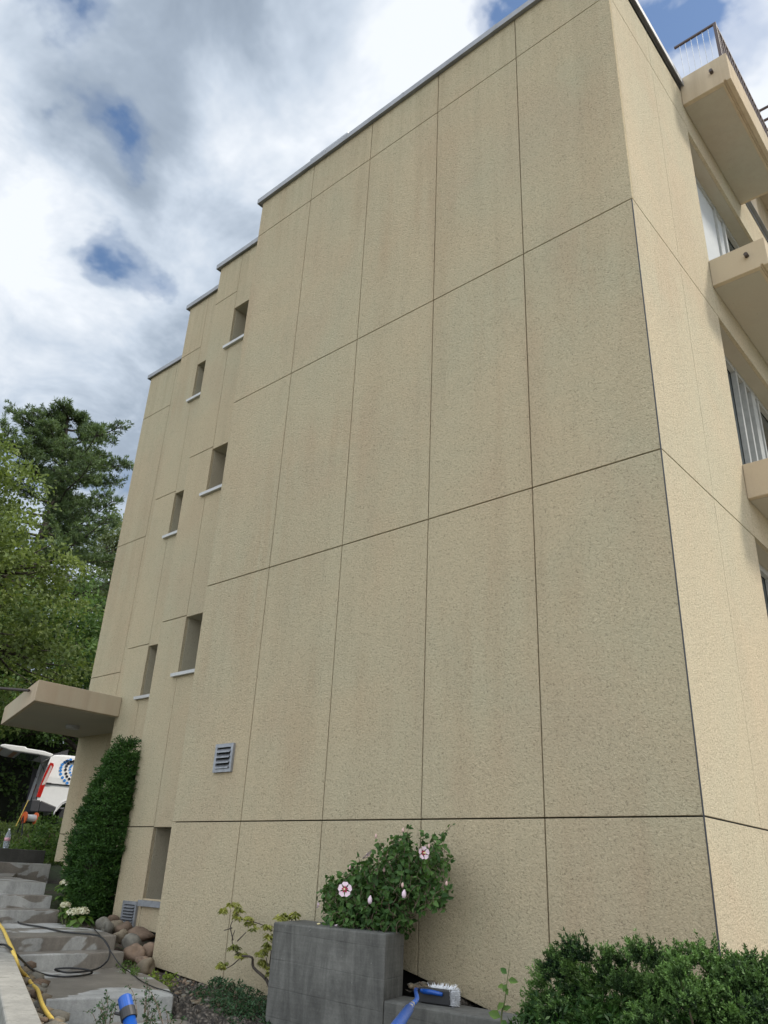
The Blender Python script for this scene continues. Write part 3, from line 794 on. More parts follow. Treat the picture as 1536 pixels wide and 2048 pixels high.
def icorock(c, r, seed, name, mt, label, cat='rock', group=None, ang=None):
    rg_ = random.Random(seed)
    bm = bmesh.new(); bmesh.ops.create_icosphere(bm, subdivisions=3, radius=1)
    ph = [Vector((rg_.uniform(-1, 1), rg_.uniform(-1, 1), rg_.uniform(-1, 1))).normalized() for _ in range(7)]
    for v_ in bm.verts:
        d_ = v_.co.normalized(); k_ = 1.0
        for q in ph:
            k_ -= .26 * max(0, d_.dot(q) - .68) / .32
        v_.co = d_ * (k_ + .07 * math.sin(3.1 * d_.x + seed) * math.cos(2.7 * d_.y + seed * 2) + .04 * math.sin(7 * d_.z + 5 * d_.x + seed))
    R_ = Matrix.Rotation(rg_.uniform(0, 3.1) if ang is None else ang, 4, 'Z') @ Matrix.Rotation(rg_.uniform(-.25, .25), 4, 'X')
    for v_ in bm.verts: v_.co = R_ @ Vector((v_.co.x * r[0] * .93, v_.co.y * r[1] * .93, v_.co.z * r[2] * .93))
    me = bpy.data.meshes.new(name); bm.to_mesh(me); bm.free(); me.materials.append(mt)
    me.polygons.foreach_set('use_smooth', [True] * len(me.polygons))
    o = bpy.data.objects.new(name, me); o.location = c; link(o)
    tag(o, label, cat, group); return o


BOUL = [  # px, py, plane y, size (px radius), material, label
    (248, 1857, .30, (0.133, 0.099, 0.09), 'rock_brown', 'smooth brown boulder touching the louvred vent below the wall'),
    (283, 1871, .25, (0.202, 0.12, 0.099), 'rock_brown', 'long dark brown boulder under the bottom edge of the wall'),
    (213, 1857, .20, (.10, .09, .085), 'rock_grey', 'small pale grey boulder left of the brown ones, beside the hydrangea'),
    (232, 1852, .42, (.12, .10, .09), 'rock_tan', 'tan boulder wedged behind the brown boulder at the vent'),
    (240, 1872, .02, (.10, .09, .085), 'rock_tan', 'flat pale boulder lying at the step edge'),
    (262, 1889, .0, (.135, .12, .12), 'rock_grey', 'rough grey angular boulder beside the second step'),
    (269, 1906, -.10, (0.172, 0.12, 0.107), 'rock_pink', 'broad pinkish boulder at the end of the lower riser'),
    (300, 1900, .05, (0.129, 0.103, 0.12), 'rock_pink', 'pink boulder half hidden behind the wall corner'),
    (284, 1922, -.15, (.105, .08, .06), 'rock_pink', 'small reddish flat boulder above the mossy stone'),
    (291, 1938, -.18, (.12, .11, .125), 'rock_tan', 'upright mossy tan boulder lowest by the wall corner'),
    (222, 1842, .50, (.12, .10, .10), 'rock_brown', 'dark boulder in the shade behind the conifer foot'),
    (207, 1847, .35, (.13, .10, .10), 'rock_grey', 'dark grey boulder half under the conifer')]
for i, (u, v_, y, r, mt, lb) in enumerate(BOUL):
    p = ony(u, v_, y); icorock(p, r, 40 + i, 'boulder', M[mt], lb, 'rock', 'boulders between the steps and the wall', ang=.35 * math.sin(i * 2.1))
# pebbles (loose, too many to name)
def pebbles(name, region, n, seed, r0=.012, r1=.04, mts=('rock_tan', 'rock_grey', 'rock_pink')):
    rg_ = random.Random(seed); bm = bmesh.new()
    for i in range(n):
        x, y, z = region(rg_); r = rg_.uniform(r0, r1)
        ret = bmesh.ops.create_icosphere(bm, subdivisions=1, radius=r)
        S = Matrix.Translation((x, y, z)) @ Matrix.Rotation(rg_.uniform(0, 6), 4, 'Z') @ Matrix.Diagonal((1.3, .9, .6, 1))
        bmesh.ops.transform(bm, matrix=S, verts=ret['verts'])
        mi = rg_.randrange(len(mts))
        for f in {f for v_ in ret['verts'] for f in v_.link_faces}: f.material_index = mi; f.smooth = True
    me = bpy.data.meshes.new(name); bm.to_mesh(me); bm.free()
    for k_ in mts: me.materials.append(M[k_])
    o = bpy.data.objects.new(name, me); link(o); tag(o, kind='stuff'); return o
pebbles('pebbles', lambda q: (lambda x: (x, q.uniform(-.33, .1), -1.19 - .12 * (x + 2.2)))(q.uniform(-2.25, -1.98)), 90, 3, .015, .035)
pebbles('pebbles', lambda q: (lambda x: (x, q.uniform(-.7, .1), -1.49 - .03 * (x + 5)))(q.uniform(-5.5, -3.8)), 380, 4, .01, .03)
pebbles('cobbles', lambda q: (lambda t: (*kp(t, q.uniform(.03, .32)), -1.42 + (max(0, t - 2.9)) * .045))(q.uniform(.3, 5.6)), 130, 5, .03, .075, ('rock_tan', 'rock_grey', 'rock_brown'))

# dark wall behind the top step, with the bottle
mb = MB(); mb.box(-13.35, -13.0, -2.2, 2.25, -1.2, -.278); o = mb.build('garden_wall', M['conc_dark'], bevel=.01); tag(o, 'low dark concrete wall behind the top step carrying a bottle', 'wall')
bt = thing('plastic_bottle', 'clear plastic water bottle with pink label standing on the dark low wall', 'bottle', (-13.08, 1.52, -.278))
def lathe(prof, c, seg=20):
    mb = MB(); n = len(prof)
    for (r, z) in prof:
        for k_ in range(seg):
            a_ = 2 * math.pi * k_ / seg; mb.v.append((c[0] + r * math.cos(a_), c[1] + r * math.sin(a_), c[2] + z))
    for i in range(n - 1):
        for k_ in range(seg):
            mb.f.append((i * seg + k_, i * seg + (k_ + 1) % seg, (i + 1) * seg + (k_ + 1) % seg, (i + 1) * seg + k_)); mb.m.append(0)
    mb.f.append(tuple(range(seg))); mb.m.append(0); mb.f.append(tuple((n - 1) * seg + k_ for k_ in range(seg))); mb.m.append(0)
    return mb
bc = (-13.08, 1.52, -.277)
part(lathe([(.04, 0), (.05, .02), (.05, .19), (.046, .22), (.018, .285), (.016, .30)], bc), 'body', M['bottle'], bt, smooth=True)
part(lathe([(.0515, .12), (.0515, .175)], bc), 'bottle_label', M['label'], bt, smooth=True)
part(lathe([(.018, .301), (.018, .325)], bc), 'cap', M['white'], bt)

# ================================================================== HOSES AND TOOLS
def smooth_path(P_, n=6):
    P_ = [Vector(p) for p in P_]; out = []
    for i in range(len(P_) - 1):
        p0 = P_[max(i - 1, 0)]; p1 = P_[i]; p2 = P_[i + 1]; p3 = P_[min(i + 2, len(P_) - 1)]
        for k_ in range(n):
            t = k_ / n
            out.append(.5 * ((2 * p1) + (-p0 + p2) * t + (2 * p0 - 5 * p1 + 4 * p2 - p3) * t * t + (-p0 + 3 * p1 - 3 * p2 + p3) * t ** 3))
    out.append(P_[-1]); return out
cable = [(-30, 1801, -1.06), (0, 1812, -1.125), (31, 1837, -1.125), (42, 1847, -1.125), (84, 1854, -1.125), (129, 1864, -1.125), (184, 1869, -1.12), (203, 1875, -1.13), (215, 1889, -1.18), (220, 1905, -1.24), (215, 1921, -1.29),
         (201, 1934, -1.355), (182, 1941, -1.375), (141, 1945, -1.385), (117, 1942, -1.375), (110, 1939, -1.355), (117, 1937, -1.345), (141, 1936, -1.34), (166, 1938, -1.345), (182, 1942, -1.36), (182, 1947, -1.386), (156, 1952, -1.388), (125, 1953, -1.388), (94, 1950, -1.385),
         (66, 1940, -1.33), (45, 1921, -1.21), (25, 1901, -1.10), (12, 1891, -1.10), (0, 1889, -1.10), (-30, 1893, -1.10)]
mb = MB(); mb.tube(smooth_path([onz(*c) for c in cable], 5), .0085, 8)
tag(mb.build('cable', M['cable'], smooth=True), 'thick black cable looped across the steps and over the kerb wall', 'cable')
thin = [(165, 1832, -1.1), (176, 1846, -1.12), (203, 1874, -1.13), (223, 1905, -1.235), (242, 1932, -1.33), (262, 1946, -1.39), (283, 1962, -1.39), (310, 1975, -1.39), (340, 1984, -1.39), (355, 1993, -1.40), (357, 2004, -1.47)]
mb = MB(); mb.tube(smooth_path([onz(*c) for c in thin], 5), .005, 6)
tag(mb.build('cable', M['cable'], smooth=True), 'thin dark cable running straight down the right side of the steps', 'cable')
yh = [(-25, 1815, -1.08), (0, 1850, -1.10), (8, 1862, -1.10), (18, 1885, -1.10), (27, 1905, -1.11), (37, 1935, -1.2), (43, 1943, -1.3), (53, 1953, -1.36), (63, 1968, -1.37), (75, 1980, -1.37), (80, 1995, -1.37), (86, 2012, -1.38), (97, 2030, -1.40), (113, 2048, -1.42), (135, 2070, -1.45)]
mb = MB(); mb.tube(smooth_path([onz(*c) for c in yh], 5), .0145, 12)
tag(mb.build('garden_hose', M['hose'], smooth=True), 'yellow hose lying between the kerb wall and the steps', 'hose')

# short blue pole, cap towards the camera
d0 = ray(249, 1994); d0 /= np.linalg.norm(d0); T0 = Vector(CAM + 2.7 * d0)
d1 = ray(263, 2060); d1 /= np.linalg.norm(d1); T1 = Vector(CAM + 2.66 * d1)
ax_ = (T1 - T0).normalized(); Lp = (T0.z + 2.0) / -ax_.z
pol = thing('cleaning_pole', 'upright blue telescopic pole end with black clamp in front of the steps', 'pole', tuple(T0 + ax_ * Lp))
mb = MB(); mb.tube([T0 + ax_ * .055, T0 + ax_ * Lp], .0175, 20); part(mb, 'tube', M['blue'], pol, smooth=True)
mb = MB(); mb.tube([T0, T0 + ax_ * .003, T0 + ax_ * .054], [.0165, .019, .0195], 20); part(mb, 'cap', M['blue'], pol)
mb = MB(); mb.tube([T0 + ax_ * .035, T0 + ax_ * .062], .0215, 20)
sd_ = Vector(RB[0]); q0 = T0 + ax_ * .05 - sd_ * .02; mb.tube([q0, q0 - sd_ * .018 + Vector((0, 0, .004))], .004, 8)
part(mb, 'clamp', M['black'], pol)
# red stripe: a thin half sleeve
st_ = MB(); bk = Vector(-RB[2]); a0 = T0 + ax_ * .095; a1 = T0 + ax_ * .6
for k_ in range(6):
    an = math.radians(118 + k_ * 8); an2 = math.radians(118 + (k_ + 1) * 8)
    o1 = (sd_ * math.cos(an) + bk * math.sin(an)) * .0182; o2 = (sd_ * math.cos(an2) + bk * math.sin(an2)) * .0182
    st_.add([a0 + o1, a0 + o2, a1 + o2, a1 + o1], [(0, 1, 2, 3)])
part(st_, 'stripe', M['orange'], pol)

# brush with blue handle on the ledge
HD = Vector((-1.97, -.52, -1.25))
br = thing('wash_brush', 'black wash brush with white bristles and blue handle resting on the ledge', 'brush', tuple(HD))
hl = onz(838, 2000, -1.235); hr = onz(902, 2009, -1.235)
hx = (hr - hl).normalized(); hy = Vector((-hx.y, hx.x, 0))
def obox(mb, c, ex, ey, ez, A, B_, C_):
    vs = [c + ex * (a * A) + ey * (b2 * B_) + ez * (c2 * C_) for a in (-1, 1) for b2 in (-1, 1) for c2 in (-1, 1)]
    mb.add(vs, [(0, 1, 3, 2), (4, 6, 7, 5), (0, 4, 5, 1), (2, 3, 7, 6), (0, 2, 6, 4), (1, 5, 7, 3)])
ez = Vector((0, 0, 1)); Lh = (hr - hl).length; mid = (hl + hr) * .5
mb = MB(); obox(mb, mid + ez * .035 + hy * .02, hx, hy, ez, Lh * .5, .035, .045); part(mb, 'brush_block', M['black'], br, bevel=.006)
rgb_ = np.random.default_rng(9); cs = []; ns = []; us = []
for k_ in range(1500):
    e = rgb_.random()
    if e < .5:      # right end
        c = mid + hx * (Lh * .5 - .004) + hy * (.02 + rgb_.uniform(-.033, .033)) + ez * (.035 + rgb_.uniform(-.04, .04)); u_ = hx + hy * rgb_.normal() * .05 + ez * (.0 + rgb_.normal() * .04)
    else:
        c = mid + hx * rgb_.uniform(-.28, .5) * Lh + hy * (.05) + ez * (.035 + rgb_.uniform(.01, .045)); u_ = hy + ez * (.1 + rgb_.normal() * .04) + hx * rgb_.normal() * .04
    cs.append(c); us.append(u_); ns.append(unit(rgb_, 1)[0])
np_leaves(cs, ns, us, .05, .005, rgb_.random(1500), 'bristles', M['bristle'], br)
mb = MB(); nk = mid - hx * Lh * .42 - hy * .03 + ez * .05
mb.tube([mid + hx * Lh * .28 - hy * .022 + ez * .055, mid - hy * .026 + ez * .06, mid - hx * Lh * .3 - hy * .03 + ez * .06], [.012, .016, .017], 12); 
n1 = ony(806, 2010, -.85); n2 = ony(798, 2028, -1.1)
hx2 = mid - hx * Lh * .3 - hy * .03 + ez * .06
d2 = ray(775, 2080); d2 /= np.linalg.norm(d2); far = Vector(CAM + 3.0 * d2)
d2 = ray(825, 2008); d2 /= np.linalg.norm(d2); e1 = Vector(CAM + 4.85 * d2)
mb.tube(smooth_path([hx2, hx2 - hx * .06 + ez * .005, e1 + (hx2 - e1) * .35, e1], 4), .013, 12); part(mb, 'neck', M['blue'], br, smooth=True)
dirp = (far - e1).normalized()
mb = MB(); mb.tube([e1 - dirp * .02, e1 + dirp * .42], .013, 14); part(mb, 'ferrule', M['alu'], br, smooth=True)
mb = MB(); mb.tube([e1 + dirp * .16, e1 + dirp * .19], .0155, 14); part(mb, 'collar', M['blue'], br)
mb = MB(); mb.tube([e1 + dirp * .42, e1 + dirp * 2.6], .0225, 18); part(mb, 'handle', M['blue'], br, smooth=True)

# ================================================================== VAN
VX, VY, VG = -20.2, 5.42, .335
VA = math.radians(-19)
def onvan(u, v):
    d = ray(u, v); nrm = np.array([math.cos(VA), math.sin(VA), 0]); c = np.array([VX, VY, 0])
    t = ((c - CAM) @ nrm) / (d @ nrm); p = CAM + t * d - c
    ca, sa = math.cos(-VA), math.sin(-VA)
    return Vector((VX + ca * p[0] - sa * p[1], VY + sa * p[0] + ca * p[1], float(p[2])))
def van():
    t = thing('cargo_van', 'white cargo van with raised tailgate and circle of blue and black dots', 'van', (VX - .95, VY + 2.4, VG))
    # side profile (y along the van from the rear, z)
    prof = [(.03, .72), (.0, .95), (.05, 1.35), (.16, 1.88), (.24, 1.955), (.5, 1.985), (3.0, 1.97), (3.35, 1.90), (4.05, 1.38), (4.85, 1.12), (4.98, .85), (4.98, .45), (4.55, .36)]
    wh = lambda yc: [(yc + .42 * math.cos(a_), .36 + .42 * math.sin(a_)) for a_ in [math.pi * k_ / 8 for k_ in range(1, 8)]]
    low = prof + [(4.45, .36)] + [(4.05 + .42 * math.cos(math.pi * k_ / 8), .36 + .40 * math.sin(math.pi * k_ / 8)) for k_ in range(1, 8)] + [(3.6, .36), (1.42, .36)] + [(1.0 + .42 * math.cos(math.pi * k_ / 8), .36 + .42 * math.sin(math.pi * k_ / 8)) for k_ in range(1, 8)] + [(.55, .42), (.5, .6)]
    mb = MB(); n = len(low)
    # shell: tumblehome towards the roof
    def xin(z): return .95 - max(0, z - 1.2) ** 1.6 * .16
    xc = VX - .95
    L_ = [(xc + xin(z), VY + y, VG + z) for y, z in low]; R_ = [(xc - xin(z), VY + y, VG + z) for y, z in low]
    mb.v = L_ + R_
    mb.f = [tuple(range(n)), tuple(range(2 * n - 1, n - 1, -1))]; mb.m = [0, 0]
    for i in range(n):
        j = (i + 1) % n
        if i < 3 or i >= n - 1: continue      # rear opening
        mb.f.append((i, j, n + j, n + i)); mb.m.append(0)
    body = part(mb, 'body', M['white'], t)
    bmod = body.modifiers.new('bevel', 'BEVEL'); bmod.width = .03; bmod.segments = 3; bmod.limit_method = 'ANGLE'; bmod.angle_limit = math.radians(50)
    # cargo space
    k_ = MB(); k_.box(xc - .80, xc + .80, VY + .30, VY + .34, VG + .6, VG + 1.88); k_.box(xc - .84, xc + .84, VY + .08, VY + 2.2, VG + .56, VG + .6)
    part(k_, 'cargo_floor', M['ltgrey'], t)
    for s_ in (1, -1):
        k_ = MB(); k_.add([(xc + s_ * .90, VY - .004, VG + .75), (xc + s_ * .90, VY + .14, VG + 1.86), (xc + s_ * .74, VY + .20, VG + 1.84), (xc + s_ * .76, VY + .06, VG + .75)], [(0, 1, 2, 3)])
        part(k_, 'door_frame', M['ltgrey'], t)
    # bumper + lower trim
    k_ = MB(); k_.box(xc - .96, xc + .965, VY - .10, VY + .12, VG + .42, VG + .74)
    k_.prism([(VY + .12, VG + .44), (VY + .58, VG + .44), (VY + .56, VG + .60), (VY + .12, VG + .735)], 0, xc + .90, xc + .968)
    part(k_, 'bumper', M['dkgrey'], t, bevel=.03)
    # lights
    for s_ in (1, -1):
        X0 = xc + s_ * .955
        k_ = MB(); lp = [(-.012, .80), (.10, .80), (.17, 1.25), (.27, 1.66), (.25, 1.72), (.16, 1.73), (.08, 1.45), (.01, 1.05)]
        k_.prism([(VY + a_, VG + b2) for a_, b2 in lp], 0, min(X0, X0 - s_ * .04), max(X0, X0 - s_ * .04) + (.012 if s_ > 0 else 0), 0)
        lt = part(k_, 'tail_light', M['red_lamp'], t, bevel=.01)
        k_ = MB(); k_.prism([(VY + a_, VG + b2) for a_, b2 in [(.06, 1.12), (.145, 1.15), (.235, 1.62), (.19, 1.66)]], 0, X0 + s_ * .0125, X0 + s_ * .018); part(k_, 'lens', M['clear_lamp'], lt)
    # sliding rail, seams
    k_ = MB(); k_.box(VX - .0, VX + .016, VY + .20, VY + 2.1, VG + 1.155, VG + 1.19); k_.box(VX, VX + .03, VY + .17, VY + .30, VG + 1.15, VG + 1.20); part(k_, 'slide_rail', M['black'], t)
    k_ = MB(); k_.box(VX - .07, VX - .004 + .0, VY + .55, VY + 2.0, VG + 1.83, VG + 1.842); part(k_, 'roof_seam', M['dkgrey'], t)
    # wheel arch lip
    k_ = MB(); k_.tube([(VX + .004, VY + 1.0 + .47 * math.cos(a_), VG + .37 + .47 * math.sin(a_)) for a_ in [math.pi * q / 14 for q in range(15)]], .02, 6); part(k_, 'wheel_arch', M['white'], t, smooth=True)
    for yc in (1.0, 4.05):
        for s_ in (1, -1):
            w_ = MB(); w_.tube([(xc + s_ * .70, VY + yc, VG + .335), (xc + s_ * .93, VY + yc, VG + .335)], .33, 28); wo = part(w_, 'wheel', M['rubber'], t, bevel=.02)
            w_ = MB(); w_.tube([(xc + s_ * .9305, VY + yc, VG + .335), (xc + s_ * .942, VY + yc, VG + .335)], [.21, .18], 20); part(w_, 'rim', M['grille'], wo)
    # cab windows
    for s_ in (1, -1):
        k_ = MB(); X0 = xc + s_ * .925; k_.add([(X0, VY + 3.0, VG + 1.25), (X0, VY + 3.95, VG + 1.25), (X0 - s_ * .05, VY + 3.4, VG + 1.72), (X0 - s_ * .05, VY + 3.0, VG + 1.76)], [(0, 1, 2, 3)]); part(k_, 'side_window', M['van_glass'], t)
    # front windscreen + lamps
    k_ = MB(); k_.add([(xc - .8, VY + 3.40, VG + 1.88), (xc + .8, VY + 3.40, VG + 1.88), (xc + .85, VY + 4.06, VG + 1.40), (xc - .85, VY + 4.06, VG + 1.40)], [(0, 1, 2, 3)]); part(k_, 'windscreen', M['van_glass'], t)
    # roof antenna / light
    k_ = MB(); a_ = onvan(122, 1507); k_.prism([(a_.y - .18, 0 + VG + 1.98), (a_.y + .22, VG + 1.98), (a_.y + .22, VG + 2.16)], 0, VX - .45, VX - .25); part(k_, 'roof_fin', M['dkgrey'], t)
    # tailgate, opened up to horizontal
    k_ = MB(); gl = 1.28
    pg = [(.22, 1.97), (-.05, 2.03), (-.5, 2.055), (-.56, 2.09), (-1.1, 2.10), (-1.2, 2.07), (-1.2, 2.02), (-.9, 1.95), (-.2, 1.92), (.16, 1.88)]
    k_.prism([(VY + a_, VG + b2) for a_, b2 in pg], 0, xc - .86, xc + .86); tg = part(k_, 'tailgate', M['white'], t, bevel=.03)
    k_ = MB(); k_.add([(xc - .7, VY - .12, VG + 1.905), (xc + .7, VY - .12, VG + 1.905), (xc + .7, VY - .62, VG + 1.925), (xc - .7, VY - .62, VG + 1.925)], [(0, 1, 2, 3)]); part(k_, 'rear_window', M['van_glass'], tg)
    k_ = MB(); k_.add([(xc - .72, VY - .70, VG + 1.925), (xc + .72, VY - .70, VG + 1.925), (xc + .72, VY - 1.15, VG + 2.005), (xc - .72, VY - 1.15, VG + 2.005)], [(0, 1, 2, 3)]); part(k_, 'inner_panel', M['ply'], tg)
    for s_ in (1, -1):
        k_ = MB(); k_.tube([(xc + s_ * .8, VY + .10, VG + 1.45), (xc + s_ * .8, VY - .16, VG + 1.93)], .012, 8); part(k_, 'gas_strut', M['black'], tg)
    # door-edge strip on the far side pillar
    k_ = MB(); k_.box(xc - .95, xc - .90, VY - .02, VY + .12, VG + .75, VG + 1.7); part(k_, 'pillar', M['dkgrey'], t)
    # dotted circle emblem
    dots = dict(b=[(142.5, 1519), (136, 1521), (130.6, 1524), (125.5, 1528.5), (122.7, 1534.5), (121.4, 1541), (121.7, 1548), (125, 1555), (129.2, 1561), (134.4, 1566)],
                k=[(148.5, 1522), (143, 1523), (137.5, 1527), (133.6, 1532), (131.7, 1539), (132.3, 1547), (134, 1553), (138.4, 1558)],
                c=[(144, 1531), (141.4, 1534), (140.2, 1539), (140.6, 1545), (143, 1550)])
    em = {}
    P_ = [(k2, onvan(u, v2)) for k2 in dots for u, v2 in dots[k2]]
    cy = 6.95; cz = sum(p.z for k2, p in P_) / len(P_)
    for key, mt, r in (('b', 'dot_blue', .040), ('k', 'dot_black', .038), ('c', 'dot_blue', .030)):
        for k2, p in P_:
            if k2 != key: continue
            rr = r
            for yy in (p.y, 2 * cy - p.y):
                z_ = p.z - VG; X0 = xc + xin(z_) - (.0 if z_ < 1.2 else .0)
                tilt = -max(0, z_ - 1.2) ** .6 * .256
                ring = [(X0 + tilt * 0 + .0 - 0, yy, p.z)]
                vs = []
                for q in range(14):
                    a_ = 2 * math.pi * q / 14; zz = p.z + rr * math.sin(a_)
                    vs.append((xc + xin(zz - VG) + .006, yy + rr * math.cos(a_), zz))
                k_ = MB(); k_.add(vs, [tuple(range(14))]); part(k_, 'emblem_dot', M[mt], t)
    cv = Vector((VX, VY, 0)); rv = Matrix.Rotation(VA, 3, 'Z')
    t.location = cv + rv @ (Vector(t.location) - cv); t.rotation_euler.z = VA
    return t
van()

# ================================================================== FOLIAGE
def spray(c, r, n, rg, leaf, wid, up=.2, out=1.0, shell=.55):
    """leaves spread in an ellipsoid, denser to its outside"""
    d = unit(rg, n); rad = shell + (1 - shell) * rg.random(n) ** .6
    rad = np.where(rg.random(n) < .25, rad * rg.random(n) ** .5, rad)
    P_ = np.array(c) + d * np.array(r) * rad[:, None]
    U_ = d * out + unit(rg, n) * .9 + np.array([0, 0, up]); N_ = unit(rg, n) + np.array([0, 0, .6])
    return P_, N_, U_


class Fol:
    def __init__(s): s.P = []; s.N = []; s.U = []; s.L = []; s.W = []; s.T = []
    def add(s, P_, N_, U_, L, Wd, T):
        n = len(P_); s.P.append(P_); s.N.append(N_); s.U.append(U_)
        s.L.append(np.broadcast_to(L, (n,))); s.W.append(np.broadcast_to(Wd, (n,))); s.T.append(np.broadcast_to(T, (n,)))
    def build(s, name, mt, parent, shape=4, fold=.25):
        return np_leaves(np.concatenate(s.P), np.concatenate(s.N), np.concatenate(s.U), np.concatenate(s.L), np.concatenate(s.W), np.concatenate(s.T), name, mt, parent, fold, shape)


def broadleaf(base, H, blobs, seed, mt, label, leaf=.16, nclump=520, per=60, clump_r=.55, trunk_r=.22, name='broadleaf_tree', group=None):
    """blobs: (dx,dy,z, rx,ry,rz) crown masses relative to base"""
    rg = np.random.default_rng(seed); t = thing(name, label, 'tree', base, group)
    B_ = np.array(base); tw = MB(); top = B_ + np.array([0, 0, H * .9])
    pts = [B_ + np.array([rg.normal() * .06 * k_, rg.normal() * .06 * k_, H * .9 * k_ / 8]) for k_ in range(9)]
    tw.tube(pts, [trunk_r * (1 - .1 * k_) for k_ in range(9)], 10)
    fo = Fol(); vol = np.array([b_[3] * b_[4] * b_[5] for b_ in blobs]) ** .7; vol /= vol.sum()
    for bi, b_ in enumerate(blobs):
        c = B_ + np.array(b_[:3]); r = np.array(b_[3:6]); nc = max(4, int(nclump * vol[bi]))
        hub = pts[min(8, max(2, int(8 * (b_[2] - r[2] * .4) / (H * .9))))]
        tw.tube(smooth_path([hub, (hub + c) / 2 + rg.normal(size=3) * .15, c], 4), [trunk_r * .45 * (1 - i / 12) + .015 for i in range(9)], 7)
        for k_ in range(nc):
            d = unit(rg, 1)[0]; d[2] = d[2] if d[2] > -.5 else -d[2] * .3
            q = c + d * r * (.45 + .6 * rg.random())
            if k_ % 4 == 0: tw.tube([c + (q - c) * .15, c + (q - c) * .6 + rg.normal(size=3) * .1, q], [.035, .022, .008], 5)
            s_ = clump_r * (.5 + .8 * rg.random())
            P_, N_, U_ = spray(q, (s_, s_, s_ * .55), int(per * (.5 + rg.random())), rg, leaf, leaf, up=-.25, shell=.2)
            fo.add(P_, N_, U_, leaf * (.7 + .6 * rg.random(len(P_))), leaf * .62, np.clip(rg.normal(.5, .22) + rg.normal(0, .12, len(P_)), 0, 1))
    part(tw, 'trunk', M['bark'], t, smooth=True)
    fo.build('crown', M[mt], t, 4, .15)
    return t


def pine(base, H, seed):
    rg = np.random.default_rng(seed); t = thing('pine_tree', 'tall dark pine with spreading irregular limbs, highest tree against the sky', 'tree', base)
    B_ = np.array(base); tw = MB(); n = 20
    pts = [B_ + np.array([.25 * math.sin(k_ * .5), .2 * math.cos(k_ * .4), H * k_ / n]) for k_ in range(n + 1)]
    tw.tube(pts, [.34 * (1 - k_ / (n + 1)) + .02 for k_ in range(n + 1)], 10)
    fo = Fol()
    def tuft(q, s_, axis):
        k_ = 20
        d = unit(rg, k_) * .85 + axis
        fo.add(np.repeat(q[None], k_, 0) + rg.normal(size=(k_, 3)) * .03, unit(rg, k_), d, s_ * (.7 + .6 * rg.random(k_)), s_ * .2, np.clip(rg.normal(.5, .25), 0, 1))
    rt = np.array([-.41, -.91, 0])      # picture left, seen from the garden
    z = .30
    while z < .985:
        h = H * z; u = 1 - z
        L0 = float(np.interp(u, [0, .1, .2, .5, .7], [.15, 1.8, 3.0, 5.2, 6.0])) * (.75 + .5 * rg.random())
        az = rg.uniform(0, 2 * math.pi)
        for _ in range(3):
            az += 2.1 + rg.normal() * .4
            L = L0 * (.7 + .5 * rg.random()); d = np.array([math.cos(az), math.sin(az), 0]); rise = .12 + .5 * max(0, z - .8) - .12 * (z < .6)
            o0 = pts[int(z * n)] * (1 - (z * n) % 1) + pts[min(n, int(z * n) + 1)] * ((z * n) % 1)
            bp = [o0 + d * L * s_ + np.array([0, 0, L * (rise * s_ + .10 * s_ * s_)]) + rg.normal(size=3) * .05 for s_ in (0, .25, .5, .75, 1)]
            bp = [np.array(v_) for v_ in smooth_path(bp, 3)]
            tw.tube(bp, [.05 * (1 - i / len(bp)) + .010 for i in range(len(bp))], 6)
            for i, q in enumerate(bp):
                s_ = i / (len(bp) - 1)
                if s_ < .28: continue
                for side in (-1, 1, 0):
                    sl = (.22 + .28 * L * (1 - s_) ** .6 * .8 + .15) * (.5 + .8 * rg.random())
                    dd = np.array([-d[1], d[0], 0]) * side + d * (.8 if side else 1.3) + np.array([0, 0, .25 + .2 * rg.normal()]); dd /= np.linalg.norm(dd)
                    if side == 0 and s_ < .95: sl = .25; dd = np.array([0, 0, 1.0]) + rg.normal(size=3) * .3
                    e = q + dd * sl
                    if side: tw.tube([q, e], [.018, .006], 4, cap=False)
                    m_ = max(1, int(sl / .12))
                    for j in range(m_):
                        w_ = q + dd * sl * (j + 1) / m_ + rg.normal(size=3) * .05
                        tuft(w_, .18, dd * .6 + np.array([0, 0, .5]))
        z += .021 + .012 * rg.random()
    for k_ in range(16): tuft(pts[-1] - np.array([0, 0, .12 * k_]) + rg.normal(size=3) * .1, .22, np.array([0, 0, .8]))
    # one long limb reaching out on the picture's left, near the top
    o0 = pts[int(.85 * n)]; bp = [np.array(v_) for v_ in smooth_path([o0, o0 + rt * 1.0 + np.array([0, 0, .5]), o0 + rt * 1.9 + np.array([0, 0, 1.1]), o0 + rt * 2.7 + np.array([0, 0, 1.9])], 5)]
    tw.tube(bp, [.07 * (1 - i / len(bp)) + .015 for i in range(len(bp))], 6)
    for i, q in enumerate(bp[4:]):
        for _ in range(6): tuft(q + rg.normal(size=3) * .16, .18, np.array([0, 0, .6]) + rt * .3)
    part(tw, 'trunk', M['bark'], t, smooth=True); fo.build('crown', M['needle'], t, 4, .1)


